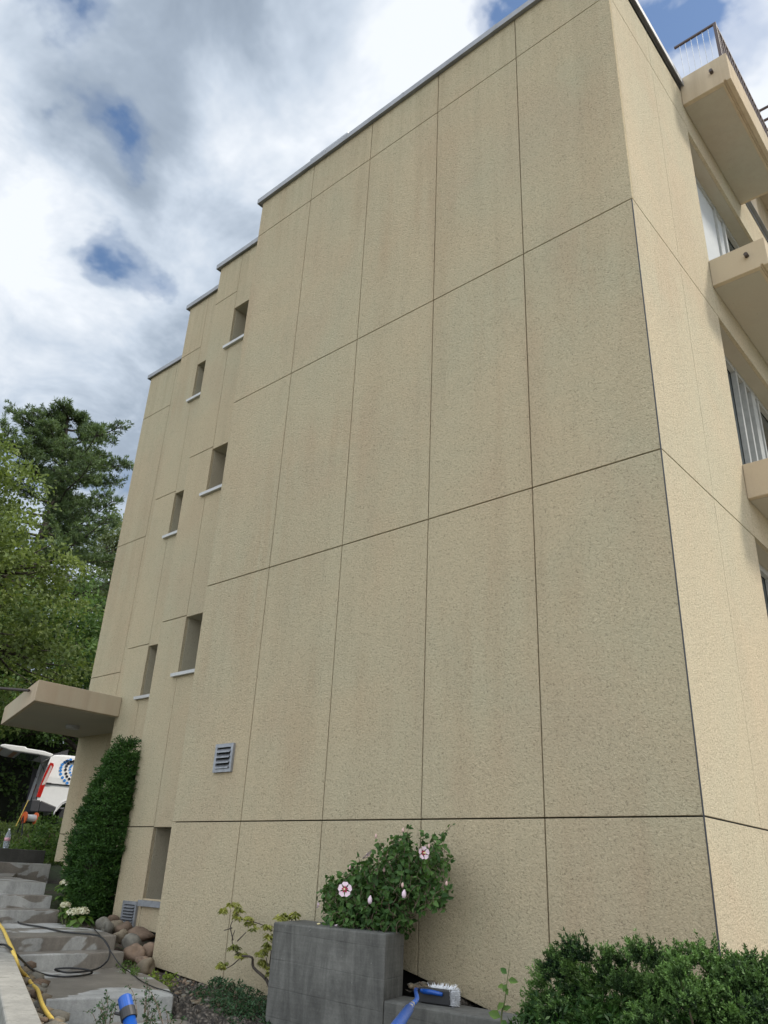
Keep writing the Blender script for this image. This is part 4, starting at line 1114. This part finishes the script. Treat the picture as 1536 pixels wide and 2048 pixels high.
pine((-30.2, 7.95, .5), 18.3, 11)
broadleaf((-18.6, -3.2, -.2), 9.9, [(0, 3.7, 8.7, 2.1, 2.3, 1.6), (.7, 5.0, 6.3, 2.3, 2.4, 1.7), (-.8, 2.3, 6.6, 2.6, 2.6, 2.0), (.8, 5.3, 4.5, 2.2, 2.4, 1.4), (-.2, 2.7, 4.2, 2.8, 2.6, 1.8), (.7, 4.7, 3.1, 1.7, 1.8, .8)],
          21, 'leaf_dec', 'yellow-green broadleaf tree in front of the pine at the left edge', leaf=.12, nclump=700, per=66, clump_r=.5, trunk_r=.17)
broadleaf((-24.5, 9.6, .3), 8.2, [(0, -2.8, 6.6, 2.6, 2.6, 1.8), (1.4, -1.2, 5.2, 2.6, 2.4, 1.8), (-.5, -4.5, 4.6, 2.4, 2.4, 1.8), (.8, -2.4, 3.2, 2.6, 2.8, 1.6)],
          22, 'leaf_dark', 'dark green dense tree below the pine, beside the building edge', leaf=.15, nclump=420, per=70, clump_r=.6)
broadleaf((-36, 14.5, .8), 17.0, [(0, 0, 14.4, 2.2, 2.2, 2.6), (1, 1, 11.0, 3, 3, 2.8), (-1, -1, 8, 3.2, 3.2, 3)],
          23, 'leaf_pale', 'pale slender tree showing behind the pine next to the wall', leaf=.17, nclump=260, per=60, clump_r=.7)
broadleaf((-27.5, 3.0, .4), 6.6, [(0, 0, 4.8, 2.4, 2.4, 1.8), (.8, 1.5, 3.4, 2.4, 2.2, 1.5), (-.6, -1.6, 3.2, 2.4, 2.2, 1.7)],
          24, 'leaf_mid', 'mid-green tree low behind the open tailgate of the van', leaf=.16, nclump=330, per=60, clump_r=.6)
broadleaf((-29.5, -3.5, .5), 8.0, [(0, 0, 5.8, 3, 3, 2.2), (.8, 1.5, 3.4, 2.8, 2.6, 1.8)], 25, 'leaf_dark', 'dark tree beyond the yellow-green tree at the picture edge', leaf=.17, nclump=220, per=60, clump_r=.65)


def mass(name, boxes, mt, label, cat, leaf, dens, seed, kind=None, clump=.35, core=True):
    """hedge-like body: leaf clumps over the surface of rounded boxes, with a dark box core for inner shade"""
    rg = np.random.default_rng(seed); b0 = boxes[0]
    t = thing(name, label, cat, ((b0[0] + b0[1]) / 2, (b0[2] + b0[3]) / 2, b0[4]))
    fo = Fol(); cr = MB()
    for (x0, x1, y0, y1, z0, z1) in boxes:
        n = int(dens * ((x1 - x0) * (z1 - z0) * 2 + (y1 - y0) * (z1 - z0) * 2 + (x1 - x0) * (y1 - y0)))
        for _ in range(n):
            f = rg.random(3); k_ = rg.integers(0, 3)
            if k_ == 0: f[0] = 1.0 if rg.random() < .75 else 0
            elif k_ == 1: f[1] = 0.0 if rg.random() < .75 else 1
            else: f[2] = 1.0
            q = np.array([x0 + (x1 - x0) * f[0], y0 + (y1 - y0) * f[1], z0 + (z1 - z0) * f[2]]) + rg.normal(size=3) * clump * .5
            P_, N_, U_ = spray(q, (clump, clump, clump * .7), 26, rg, leaf, leaf, up=-.1, shell=.2)
            fo.add(P_, N_, U_, leaf * (.7 + .6 * rg.random(26)), leaf * .6, np.clip(rg.normal(.5, .25), 0, 1))
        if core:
            cr.box(x0 + clump * .6, x1 - clump * .6, y0 + clump * .6, y1 - clump * .6, z0 - .3, z1 - clump * .8)  # added dark box makes the hedge opaque, its colour standing for inner shade
    if core: part(cr, 'branches_and_core', M['inner'], t)
    fo.build('foliage', M[mt], t); return t
mass('ivy_hedge', [(-27.5, -25.2, -8, 16, .3, 3.6)], 'leaf_dark', 'tall dark ivy hedge behind the white van', 'hedge', .16, 9, 31)
mass('laurel_hedge', [(-24.9, -24.2, -6, 4.5, .3, 2.2)], 'leaf_mid', 'lower light green hedge left of the van', 'hedge', .13, 9, 32, clump=.3)

# ---- shrubs on the bank behind the dark wall
def shrub(name, c, r, n, mt, label, leaf, seed, wid=.6, stems=7, shape=4, cat='shrub', tone=.5):
    rg = np.random.default_rng(seed); t = thing(name, label, cat, c)
    st_ = MB(); fo = Fol(); C0 = np.array(c)
    ends = []
    for k_ in range(stems):
        d = unit(rg, 1)[0]; d[2] = abs(d[2]) + .4; e = C0 + d * np.array(r) * np.array([1, 1, 1.4]) * (.6 + .4 * rg.random())
        st_.tube(smooth_path([C0, C0 + (e - C0) * .5 + rg.normal(size=3) * .04 * r[0], e], 3), .006 + .012 * r[2], 5)
    part(st_, 'stem', M['twig'], t)
    ncl = max(6, n // 22)
    for _ in range(ncl):
        d = unit(rg, 1)[0]; d[2] = abs(d[2]); q = C0 + d * np.array([r[0], r[1], 2 * r[2]]) * (.35 + .65 * rg.random()) 
        s_ = .32 * min(r)
        P_, N_, U_ = spray(q, (s_, s_, s_), 22, rg, leaf, leaf, up=.2, shell=.2)
        fo.add(P_, N_, U_, leaf * (.6 + .7 * rg.random(22)), leaf * wid, np.clip(rg.normal(tone, .25), 0, 1))
    fo.build('foliage', M[mt], t, shape, .2); return t
shrub('shrub', (-13.9, 2.6, -.45), (.55, .55, .38), 1500, 'leaf_mid', 'bushy green shrub at the end of the dark low wall against the building', .07, 51)
shrub('shrub', (-14.6, 3.6, -.3), (.5, .6, .35), 1200, 'leaf_dec', 'olive shrub just below the van bumper', .07, 52)
shrub('shrub', (-15.2, 1.2, -.2), (.7, .6, .32), 1300, 'lime', 'lime green shrub at the picture edge above the bottle', .07, 53)
shrub('shrub', (-17.0, 2.4, .1), (.6, .6, .5), 1300, 'lime', 'bright yellow-green shrub beneath the raised tailgate', .09, 54)
shrub('shrub', (-16.2, 4.1, 0), (.5, .6, .26), 1200, 'leaf_mid', 'low green shrub in front of the van wheel', .07, 55)
shrub('shrub', (-15.8, .4, -.1), (.6, .6, .6), 1300, 'leaf_dark', 'dark shrub at the picture edge left of the lime one', .08, 56)
rg = np.random.default_rng(60); fo = Fol(); n = 9000
X = rg.uniform(-19, -13.35, n); Y = rg.uniform(-2, 5.5, n); Zg = np.array([gz(x) for x in X]) + .05 * rg.random(n)
fo.add(np.stack([X, Y, Zg], 1), unit(rg, n) + [0, 0, .5], unit(rg, n) + [0, 0, .7], .09 * (.5 + rg.random(n)), .05, rg.random(n))
tag(fo.build('ground_cover', M['leaf_dec'], None), 'leafy ground cover on the bank below the van', 'ground cover', kind='stuff')
# orange hose reel on the bank
pr = onx(60, 1636, -16.2)
rl = thing('hose_reel', 'small orange and white hose reel among plants below the van', 'hose reel', (pr.x, pr.y, gz(pr.x)))
for s_ in (-1, 1):
    k_ = MB(); k_.tube([(pr.x, pr.y + s_ * .13 - .012, pr.z), (pr.x, pr.y + s_ * .13 + .012, pr.z)], .125, 20); part(k_, 'reel_disc', M['orange'], rl)
k_ = MB(); k_.tube([(pr.x, pr.y - .118, pr.z - .0), (pr.x, pr.y + .118, pr.z)], .075, 16); part(k_, 'hose_winding', M['white'], rl)
k_ = MB()
for s_ in (-1, 1): k_.tube([(pr.x + .15, pr.y + s_ * .16, gz(pr.x)), (pr.x, pr.y + s_ * .16, pr.z + .02), (pr.x - .15, pr.y + s_ * .16, gz(pr.x))], .014, 6)
part(k_, 'stand', M['black'], rl)
a_ = onx(57, 1600, -15.8); b2 = onx(32, 1652, -15.8); k_ = MB(); k_.tube([a_, b2], .011, 8); 
tag(k_.build('marker_pole', M['hose']), 'slanting yellow pole leaning among the shrubs under the van', 'pole')

# ---- columnar thuja against the wall
def thuja():
    rg = np.random.default_rng(71); t = thing('thuja_tree', 'narrow dark green columnar conifer growing beside the steps against the wall', 'conifer', (-8.5, .55, -1.1))
    tr = MB(); tr.tube([(-8.34, .55, -1.15), (-8.25, .56, 0), (-8.1, .58, .95)], [.05, .035, .01], 8); part(tr, 'trunk', M['bark'], t)
    fo = Fol(); n = 1700
    prof_z = [-1.15, -.8, -.3, .1, .5, .8, 1.12]; prof_r = [.19, .27, .33, .29, .22, .14, .04]
    for _ in range(n):
        z = rg.uniform(-1.12, 1.08) ; rr = np.interp(z, prof_z, prof_r) * (.8 + .35 * rg.random())
        if rg.random() > np.interp(z, prof_z, prof_r) / .3 + .15: continue
        cx = -8.34 + (z + 1.1) * .10 + .10 * max(0, z) ; an = rg.uniform(0, 2 * math.pi)
        q = np.array([cx + math.cos(an) * rr, .52 + math.sin(an) * rr * .85, z])
        outd = np.array([math.cos(an), math.sin(an), .55])
        k_ = 46; fan = unit(rg, 1)[0]; lean = outd + fan * .35
        # fan-shaped flat sprays
        s = rg.random(k_); side = rg.normal(size=k_) * .45
        perp = np.cross(lean, [0, 0, 1]); perp /= np.linalg.norm(perp) + 1e-6
        ln = lean / np.linalg.norm(lean)
        P_ = q + ln * (s * .13)[:, None] + perp * (side * s * .13)[:, None] + rg.normal(size=(k_, 3)) * .012
        U_ = ln + perp * (side * 1.2)[:, None] + unit(rg, k_) * .35
        fo.add(P_, unit(rg, k_) + outd * .6, U_, .032 + .022 * rg.random(k_), .013, np.clip(rg.normal(.45, .25) + .25 * s - .1, 0, 1))
    fo.build('foliage', M['thuja'], t, 4, .1)
    k_ = MB(); pz = [(-1.15, .14), (-.6, .18), (0, .17), (.4, .12), (.8, .05)]  # solid dark core inside the foliage
    pts = [(-8.34 + (z + 1.1) * .10, .55, z) for z, r in pz]; k_.tube(pts, [r for z, r in pz], 12); part(k_, 'inner_core', simple('inner_dark', (.03, .025, .015), .95), t)
thuja()

# ---- juniper in front of the corner
def juniper():
    rg = np.random.default_rng(72); t = thing('juniper_shrub', 'broad feathery green juniper bush in front of the building corner', 'shrub', (.0, -1.0, -1.9))
    fo = Fol(); st_ = MB()
    lobes = []   # plume tips traced along the outline and spread over the mass
    tipsL = [(1075, 1925), (1095, 1895), (1137, 1858), (1160, 1870), (1108, 1880), (1200, 1880), (1240, 1885), (1272, 1868), (1290, 1880), (1330, 1885), (1352, 1880), (1385, 1872), (1405, 1868), (1430, 1890), (1470, 1895), (1500, 1888), (1520, 1905), (1545, 1915),
             (1062, 1960), (1058, 1990), (1070, 2020), (1085, 2050)]
    L_ = [(ony(u, v_ + 26, rg.uniform(-1.25, -.75)), .9) for u, v_ in tipsL]
    for _ in range(215):
        u = rg.uniform(1088, 1620); v_ = rg.uniform(1918, 2230)
        f = (v_ - 1885) / 340
        y = -.75 - .95 * f + rg.normal() * .16
        if u < 1075 + 12: continue
        L_.append((ony(u, v_, y), 1.0))
    root = np.array([.25, -.75, -1.9])
    for P0, sc_ in L_:
        q = np.array(P0)
        if q[2] < -2.0: continue
        if rg.random() < .15: st_.tube([root + (q - root) * .3, root + (q - root) * .93], [.012, .004], 4, cap=False)
        d = (q - root) * np.array([1, 1, .6]); d /= np.linalg.norm(d); d = d * .7 + np.array([0, -.15, .7]) + rg.normal(size=3) * .25; d /= np.linalg.norm(d)
        tone = np.clip(rg.normal(.34, .2), 0, 1)
        for _s in range(26):          # sprigs fanning out of one plume
            dd = d * .9 + unit(rg, 1)[0] * .7; dd /= np.linalg.norm(dd)
            L0 = (.075 + .055 * rg.random()) * (.7 + .5 * max(0, dd @ d)); b0 = q - d * .085 + rg.normal(size=3) * .010; k_ = 46
            s = .25 + .75 * rg.random(k_); side = unit(rg, k_) * (.016 * (1.15 - s))[:, None]
            P_ = b0 + dd * (s * L0)[:, None] + side
            U_ = dd + unit(rg, k_) * .55
            fo.add(P_, unit(rg, k_), U_, .014 + .009 * rg.random(k_), .0072, np.clip(tone + 1.25 * (s - .66) + rg.normal(0, .05, k_), 0, 1))  # tips paler; depth shade put into the tone towards the plume's inside
    part(st_, 'branches_and_core', M['twig'], t)
    # dark leaves put shade into the inside of the bush
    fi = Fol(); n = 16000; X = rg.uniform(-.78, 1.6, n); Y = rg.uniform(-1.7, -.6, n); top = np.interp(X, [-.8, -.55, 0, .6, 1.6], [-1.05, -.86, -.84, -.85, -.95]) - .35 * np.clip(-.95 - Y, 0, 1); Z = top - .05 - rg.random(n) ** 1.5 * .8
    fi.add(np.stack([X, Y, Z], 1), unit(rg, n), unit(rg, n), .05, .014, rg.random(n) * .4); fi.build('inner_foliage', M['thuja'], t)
    fo.build('foliage', M['juniper'], t, 4, .1)
juniper()

# ---- hibiscus
def leaf_twig(fo, st_, P_, rg, size, n, spread=.03, r=.004, wid=.75):
    pts = smooth_path(P_, 4); st_.tube(pts, [r * (1 - .6 * i / len(pts)) for i in range(len(pts))], 5, cap=False)
    for _ in range(n):
        i = rg.integers(1, len(pts)); q = np.array(pts[i]); d = unit(rg, 1)[0] * .8 + np.array([0, -.1, .1])
        fo.add(np.array([q + rg.normal(size=3) * spread * .3]), unit(rg, 1) + np.array([[0, -.6, .7]]), d[None], size * (.6 + .7 * rg.random()), size * wid * (.6 + .5 * rg.random()), rg.random())


def hibiscus():
    rg = np.random.default_rng(73); t = thing('hibiscus_shrub', 'dark green hibiscus bush with white red-eyed blossoms rising behind the planter', 'shrub', (-2.6, -.22, -1.3))
    fo = Fol(); st_ = MB()
    blobs = [(690, 1795, 42, 42), (725, 1770, 50, 50), (770, 1748, 44, 48), (812, 1722, 34, 40), (848, 1730, 24, 30), (785, 1800, 55, 46), (845, 1775, 26, 18), (740, 1828, 56, 22), (668, 1812, 26, 26), (800, 1690, 18, 26), (875, 1700, 22, 26), (700, 1835, 50, 22), (780, 1838, 45, 20), (880, 1785, 20, 12)]
    root = np.array([-2.75, -.2, -1.2])
    for (u, v_, rx, ry) in blobs:
        nn = int(rx * ry * .029) + 4
        for _ in range(nn):
            a_ = rg.uniform(0, 6.283); k_ = math.sqrt(rg.random())
            y = rg.uniform(-.58, -.06)
            q = np.array(ony(u + rx * k_ * math.cos(a_), v_ + ry * k_ * math.sin(a_), y))
            if q[2] < -.82 and y < -.12: q[2] = -.82 + .03 * rg.random()
            m_ = q + np.array([rg.normal() * .05, rg.normal() * .03, -.10])
            leaf_twig(fo, st_, [m_, (m_ + q) / 2 + rg.normal(size=3) * .02, q], rg, .056, 7, .03, .003)
    for tip, mid in (((902, 1652), (872, 1690)), ((752, 1682), (790, 1712)), ((806, 1662), (808, 1692)), ((905, 1783), (868, 1772)), ((892, 1765), (865, 1760)), ((700, 1735), (715, 1760)), ((660, 1765), (690, 1780)), ((884, 1700), (862, 1715)), ((880, 1812), (862, 1795)), ((842, 1822), (838, 1800)), ((656, 1752), (680, 1770)), ((872, 1668), (850, 1705)), ((818, 1650), (812, 1690)), ((780, 1672), (790, 1705)), ((716, 1712), (728, 1745)), ((893, 1720), (866, 1735)), ((760, 1690), (775, 1720)), ((850, 1668), (838, 1700))):
        y0 = -.40; a_ = ony(*tip, y0 - .05); b2 = ony(*mid, y0); c2 = b2 + (b2 - a_) * .8 + Vector((0, .05, -.05))
        leaf_twig(fo, st_, [c2, b2, a_], rg, .048, 17, .02, .0035)
    for k_ in range(9):
        q = np.array(ony(rg.uniform(680, 850), rg.uniform(1740, 1810), -.35)); st_.tube(smooth_path([root + rg.normal(size=3) * .06, (root + q) / 2 + rg.normal(size=3) * .05, q], 4), [.012 - .0006 * i for i in range(9)], 6)
    part(st_, 'stem', M['twig'], t, smooth=True); fo.build('foliage', M['hib'], t, 6, .18)
    # blossoms
    def flower(u, v_, y, R_, aim, open_=1.0, lbl=None):
        c = Vector(ony(u, v_, y)); f = Vector(aim).normalized(); s_ = f.cross(Vector((0, 0, 1))).normalized(); w_ = s_.cross(f)
        pet = MB(); eye = MB()
        for k_ in range(5):
            a0 = 2 * math.pi * k_ / 5 + .3; ring = []
            for rr, da, lift in ((.12, 0, 0), (.5, -.42, .10), (.86, -.60, .16), (1.03, -.27, .10), (.99, .0, .16), (1.03, .29, .10), (.86, .62, .18), (.5, .42, .10)):
                a1 = a0 + da; rr2 = rr * open_ ; ring.append(c + (s_ * math.cos(a1) + w_ * math.sin(a1)) * R_ * rr2 + f * (R_ * (lift + (1 - open_) * rr * 1.1 + .02 * (k_ % 2))))
            pet.add(ring, [tuple(range(8))])
            er = [c + (s_ * math.cos(a0 + da) + w_ * math.sin(a0 + da)) * R_ * rr * open_ + f * (R_ * lf + .004) for rr, da, lf in ((.05, 0, .02), (.32, -.5, .07), (.50, 0, .11), (.32, .5, .07))]
            eye.add(er, [(0, 1, 2, 3)])
        o = part(pet, 'blossom', M['petal'], t, lbl); part(eye, 'blossom_eye', M['petal_eye'], o)
        k2 = MB(); k2.tube([c, c + f * R_ * .55], [.004, .007], 8); part(k2, 'stamen', M['stamen'], o)
    flower(690, 1779, -.73, .054, (.55, -.83, .12), 1.0, 'fully open white blossom with dark red eye')
    flower(846, 1706, -.62, .054, (.95, -.35, .05), .85)
    flower(737, 1714, -.55, .058, (-.6, -.3, .75), .8)
    flower(641, 1811, -.6, .042, (-.8, -.6, .1), .6)
    bd = [(808, 1788), (740, 1800), (805, 1770), (700, 1735), (752, 1672), (806, 1660), (893, 1767), (858, 1692), (768, 1740)]
    for i, (u, v_) in enumerate(bd):
        k2 = MB(); c = Vector(ony(u, v_, -.70 if i < 3 else -.5)); r = .017 if i < 2 else .010
        k2.tube([c - Vector((0, 0, r * 1.6)), c - Vector((0, 0, r * .5)), c + Vector((0, 0, r * .6)), c + Vector((.003, 0, r * 1.8))], [r * .5, r, r * .9, r * .2], 10); part(k2, 'bud', M['bud'] if i > 1 else M['petal'], t, smooth=True)
hibiscus()
# fallen things on the planter top
for i, (u, v_, mt, lb) in enumerate([(637, 1848, 'stamen', 'small yellow fallen blossom on the planter top'), (673, 1851, 'petal', 'curled pale fallen petal on the planter top'), (702, 1853, 'bud', 'brown fallen bud on the planter top'), (748, 1856, 'petal', 'pale fallen bud at the right of the planter top')]):
    c = onz(u, v_, -.827); k2 = MB(); k2.tube([c + Vector((-.016, 0, 0)), c, c + Vector((.017, .006, .004))], [.004, .009, .004], 8); tag(k2.build('fallen_blossom', M[mt], smooth=True), lb, 'blossom', 'fallen blossoms on the planter')

# ---- pieris / rhododendron-like shrub, left of the planter
def pieris():
    rg = np.random.default_rng(74); t = thing('pieris_shrub', 'sparse crooked shrub with yellowish drooping leaves left of the concrete planter', 'shrub', (-3.75, -.3, -1.55))
    st_ = MB(); fo = Fol()
    def P(u, v_, y=-.3): return np.array(ony(u, v_, y))
    br = [[(545, 1990), (533, 1960), (507, 1935), (504, 1915), (484, 1912)], [(484, 1912), (470, 1900), (464, 1880), (470, 1860)], [(475, 1882), (492, 1865)], [(466, 1880), (461, 1855), (465, 1842)], [(484, 1912), (465, 1930), (450, 1938)],
          [(530, 1958), (535, 1935), (532, 1915)], [(538, 1940), (545, 1890), (560, 1860)], [(464, 1856), (448, 1861)], [(478, 1838), (500, 1842), (525, 1850), (545, 1862)], [(560, 1880), (575, 1850), (590, 1835)]]
    for i, b_ in enumerate(br):
        pts = smooth_path([P(u, v_, -.3 + .05 * math.sin(i * 2 + k_)) for k_, (u, v_) in enumerate(b_)], 4); r0 = .016 if i == 0 else .006
        st_.tube(pts, [r0 * (1 - .5 * k_ / len(pts)) for k_ in range(len(pts))], 7)
    part(st_, 'stem', M['bark'], t, smooth=True)
    cl = [(445, 1822, 9), (462, 1812, 13), (478, 1818, 12), (470, 1830, 12), (497, 1838, 12), (503, 1850, 13), (535, 1855, 12), (540, 1872, 10), (468, 1897, 13), (478, 1910, 10), (446, 1934, 11), (440, 1930, 6), (520, 1908, 13), (530, 1900, 15), (528, 1922, 14), (535, 1940, 14), (538, 1890, 14), (575, 1832, 15), (590, 1828, 12), (562, 1838, 12)]
    for (u, v_, r) in cl:
        for w_ in range(4):
            c = P(u + rg.normal() * r * .35, v_ + rg.normal() * r * .3, -.32 + rg.normal() * .06); k_ = 15
            an = rg.uniform(0, 6.28, k_); U_ = np.stack([np.cos(an), np.sin(an), -.55 + .5 * rg.normal(size=k_)], 1)
            fo.add(np.repeat(c[None], k_, 0) + rg.normal(size=(k_, 3)) * .008, np.stack([np.cos(an) * .4, np.sin(an) * .4, np.ones(k_)], 1), U_, .048 * (.7 + .5 * rg.random(k_)), .018, np.clip(rg.normal(.55, .25), 0, 1) * np.ones(k_))
    fo.build('foliage', M['pieris'], t, 6, .2)
pieris()

# ---- low cotoneaster, right of the path
def mound(name, label, reg, n, mt, leaf, seed, cat='shrub', loc=(-4, -.5, -1.6)):
    rg = np.random.default_rng(seed); t = thing(name, label, cat, loc); st_ = MB(); fo = Fol()
    for _ in range(n):
        p0, p1 = reg(rg)
        p0 = np.array(p0); p1 = np.array(p1)
        leaf_twig(fo, st_, [p0, (p0 + p1) / 2 + np.array([0, 0, .03]), p1], rg, leaf, 16, .015, .0025, .6)
    part(st_, 'stem', M['twig'], t); fo.build('foliage', M[mt], t, 4, .15); return t
def reg_cot(rg):
    u = rg.uniform(352, 545); top = np.interp(u, [350, 380, 430, 480, 530], [2012, 1975, 1955, 1962, 1990]); v_ = rg.uniform(top, 2130)
    f = (v_ - top) / 160; y = -.35 - .9 * f + rg.normal() * .05
    q = ony(u, v_, y); return q + Vector((rg.normal() * .08, .05, -.10)), q
mound('cotoneaster_shrub', 'low spreading dark green shrub between the path and the planter', reg_cot, 1000, 'coton', .027, 81)
def reg_spr(rg):
    k_ = rg.integers(0, 3); base = [(215, 2075), (290, 2080), (345, 2090)][k_]; tip = [(205 + rg.normal() * 14, 1968 + rg.uniform(0, 80)), (292 + rg.normal() * 12, 1955 + rg.uniform(0, 95)), (318 + rg.normal() * 22, 1975 + rg.uniform(0, 80))][k_]
    y = -2.35; a_ = ony(*base, y); b2 = ony(*tip, y - .1 * rg.random()); return a_ + (b2 - a_) * .45, b2
mound('cotoneaster_sprig', 'thin arching cotoneaster shoots around the blue pole in the foreground', reg_spr, 34, 'coton', .022, 82, loc=(-2.2, -2.4, -1.8))
def reg_l(rg):
    u = rg.uniform(296, 350); v_ = rg.uniform(1942, 1975); q = ony(u, v_, -.5 - (v_ - 1942) * .005); return q + Vector((.02, .02, -.08)), q
mound('small_shrub', 'little light green plant below the lower left corner of the wall', reg_l, 22, 'lime', .03, 83, loc=(-5.2, -.5, -1.5))
def reg_m(rg):
    u = rg.uniform(232, 275); v_ = rg.uniform(1925, 1950); q = onz(u, v_, -1.39); return q + Vector((.03, .0, -.03)), q + Vector((0, 0, .012))
mound('moss_patch', 'small green plant patch between the lowest boulders and the landing', reg_m, 40, 'leaf_mid', .022, 84, loc=(-5.5, -.4, -1.45))
# sprig right of the brush
rg = np.random.default_rng(85); t = thing('seedling', 'single thin shoot with a few leaves left of the juniper', 'plant', (-1.05, -.82, -1.3)); st_ = MB(); fo = Fol()
pts = [ony(1003, 2080, -.82), ony(1003, 2030, -.82), ony(1010, 2000, -.82), ony(1014, 1965, -.82), ony(1020, 1922, -.82)]
st_.tube(smooth_path(pts, 4), [.007 - .00035 * i for i in range(17)], 7); part(st_, 'stem', M['stem_green'], t)
for (u, v_, dx_, dz, L) in [(1014, 1948, -.7, .5, .06), (1016, 1960, .9, .1, .065), (1013, 1968, -.3, -.9, .05), (1012, 1975, .3, -.8, .045), (1010, 1972, -1, -.3, .05), (1008, 2005, -.6, -.8, .06), (1006, 2020, .8, .6, .055), (1002, 2035, -1, .2, .09), (1003, 2040, .8, -.6, .06)]:
    fo.add(np.array([ony(u, v_, -.82)]), np.array([[.3, -1, .5]]), np.array([[dx_, -.1, dz]]), L, L * .62, rg.random())
fo.build('foliage', M['hydleaf'], t, 6, .2)

# ---- hydrangeas beside the conifer
def hydrangea(u, v_, z, label, seed, nb):
    rg = np.random.default_rng(seed); y0 = {1: -.10, 2: -.05, 3: .25}[nb[0]]
    c = ony(u, v_, y0); t = thing('hydrangea', label, 'shrub', (c.x, c.y, gz(c.x))); fo = Fol(); st_ = MB(); bl = MB()
    for k_ in range(5): st_.tube([(c.x, c.y, gz(c.x)), (c.x + rg.normal() * .05, c.y + rg.normal() * .05, c.z)], .005, 5)
    part(st_, 'stem', M['stem_green'], t)
    n = 26; an = rg.uniform(0, 6.28, n)
    P_ = np.array(c) + np.stack([np.cos(an) * .09, np.sin(an) * .09, rg.uniform(-.18, .04, n)], 1) * nb[1]
    fo.add(P_, np.stack([np.cos(an) * .5, np.sin(an) * .5, np.ones(n)], 1), np.stack([np.cos(an), np.sin(an), .1 * rg.normal(size=n)], 1), .12 * nb[1], .08 * nb[1], rg.random(n)); fo.build('foliage', M['hydleaf'], t, 6, .1)
    f2 = Fol()
    for q in nb[2]:
        cc = np.array(ony(q[0], q[1], y0 - .06)); d = unit(rg, 190); d[:, 2] = np.abs(d[:, 2]) * .9
        f2.add(cc + d * np.array([.085, .085, .065]) * nb[1], d + rg.normal(size=d.shape) * .3, unit(rg, 190), .020, .020, rg.random(190))
    f2.build('bloom', M['hyd'], t)
M['hyd'] = leafmat('hydrangea_floret', (0.40, 0.36, 0.22), (0.80, 0.78, 0.62), .2)
hydrangea(160, 1838, -.95, 'hydrangea with large cream bloom at the edge of the steps', 91, (1, 1.0, [(148, 1828), (163, 1826)]))
hydrangea(138, 1816, -.95, 'small hydrangea with pale bloom higher up the steps', 92, (2, .7, [(131, 1812)]))
hydrangea(134, 1772, -.8, 'faded brownish hydrangea at the foot of the entrance wall', 93, (3, .8, [(131, 1768)]))
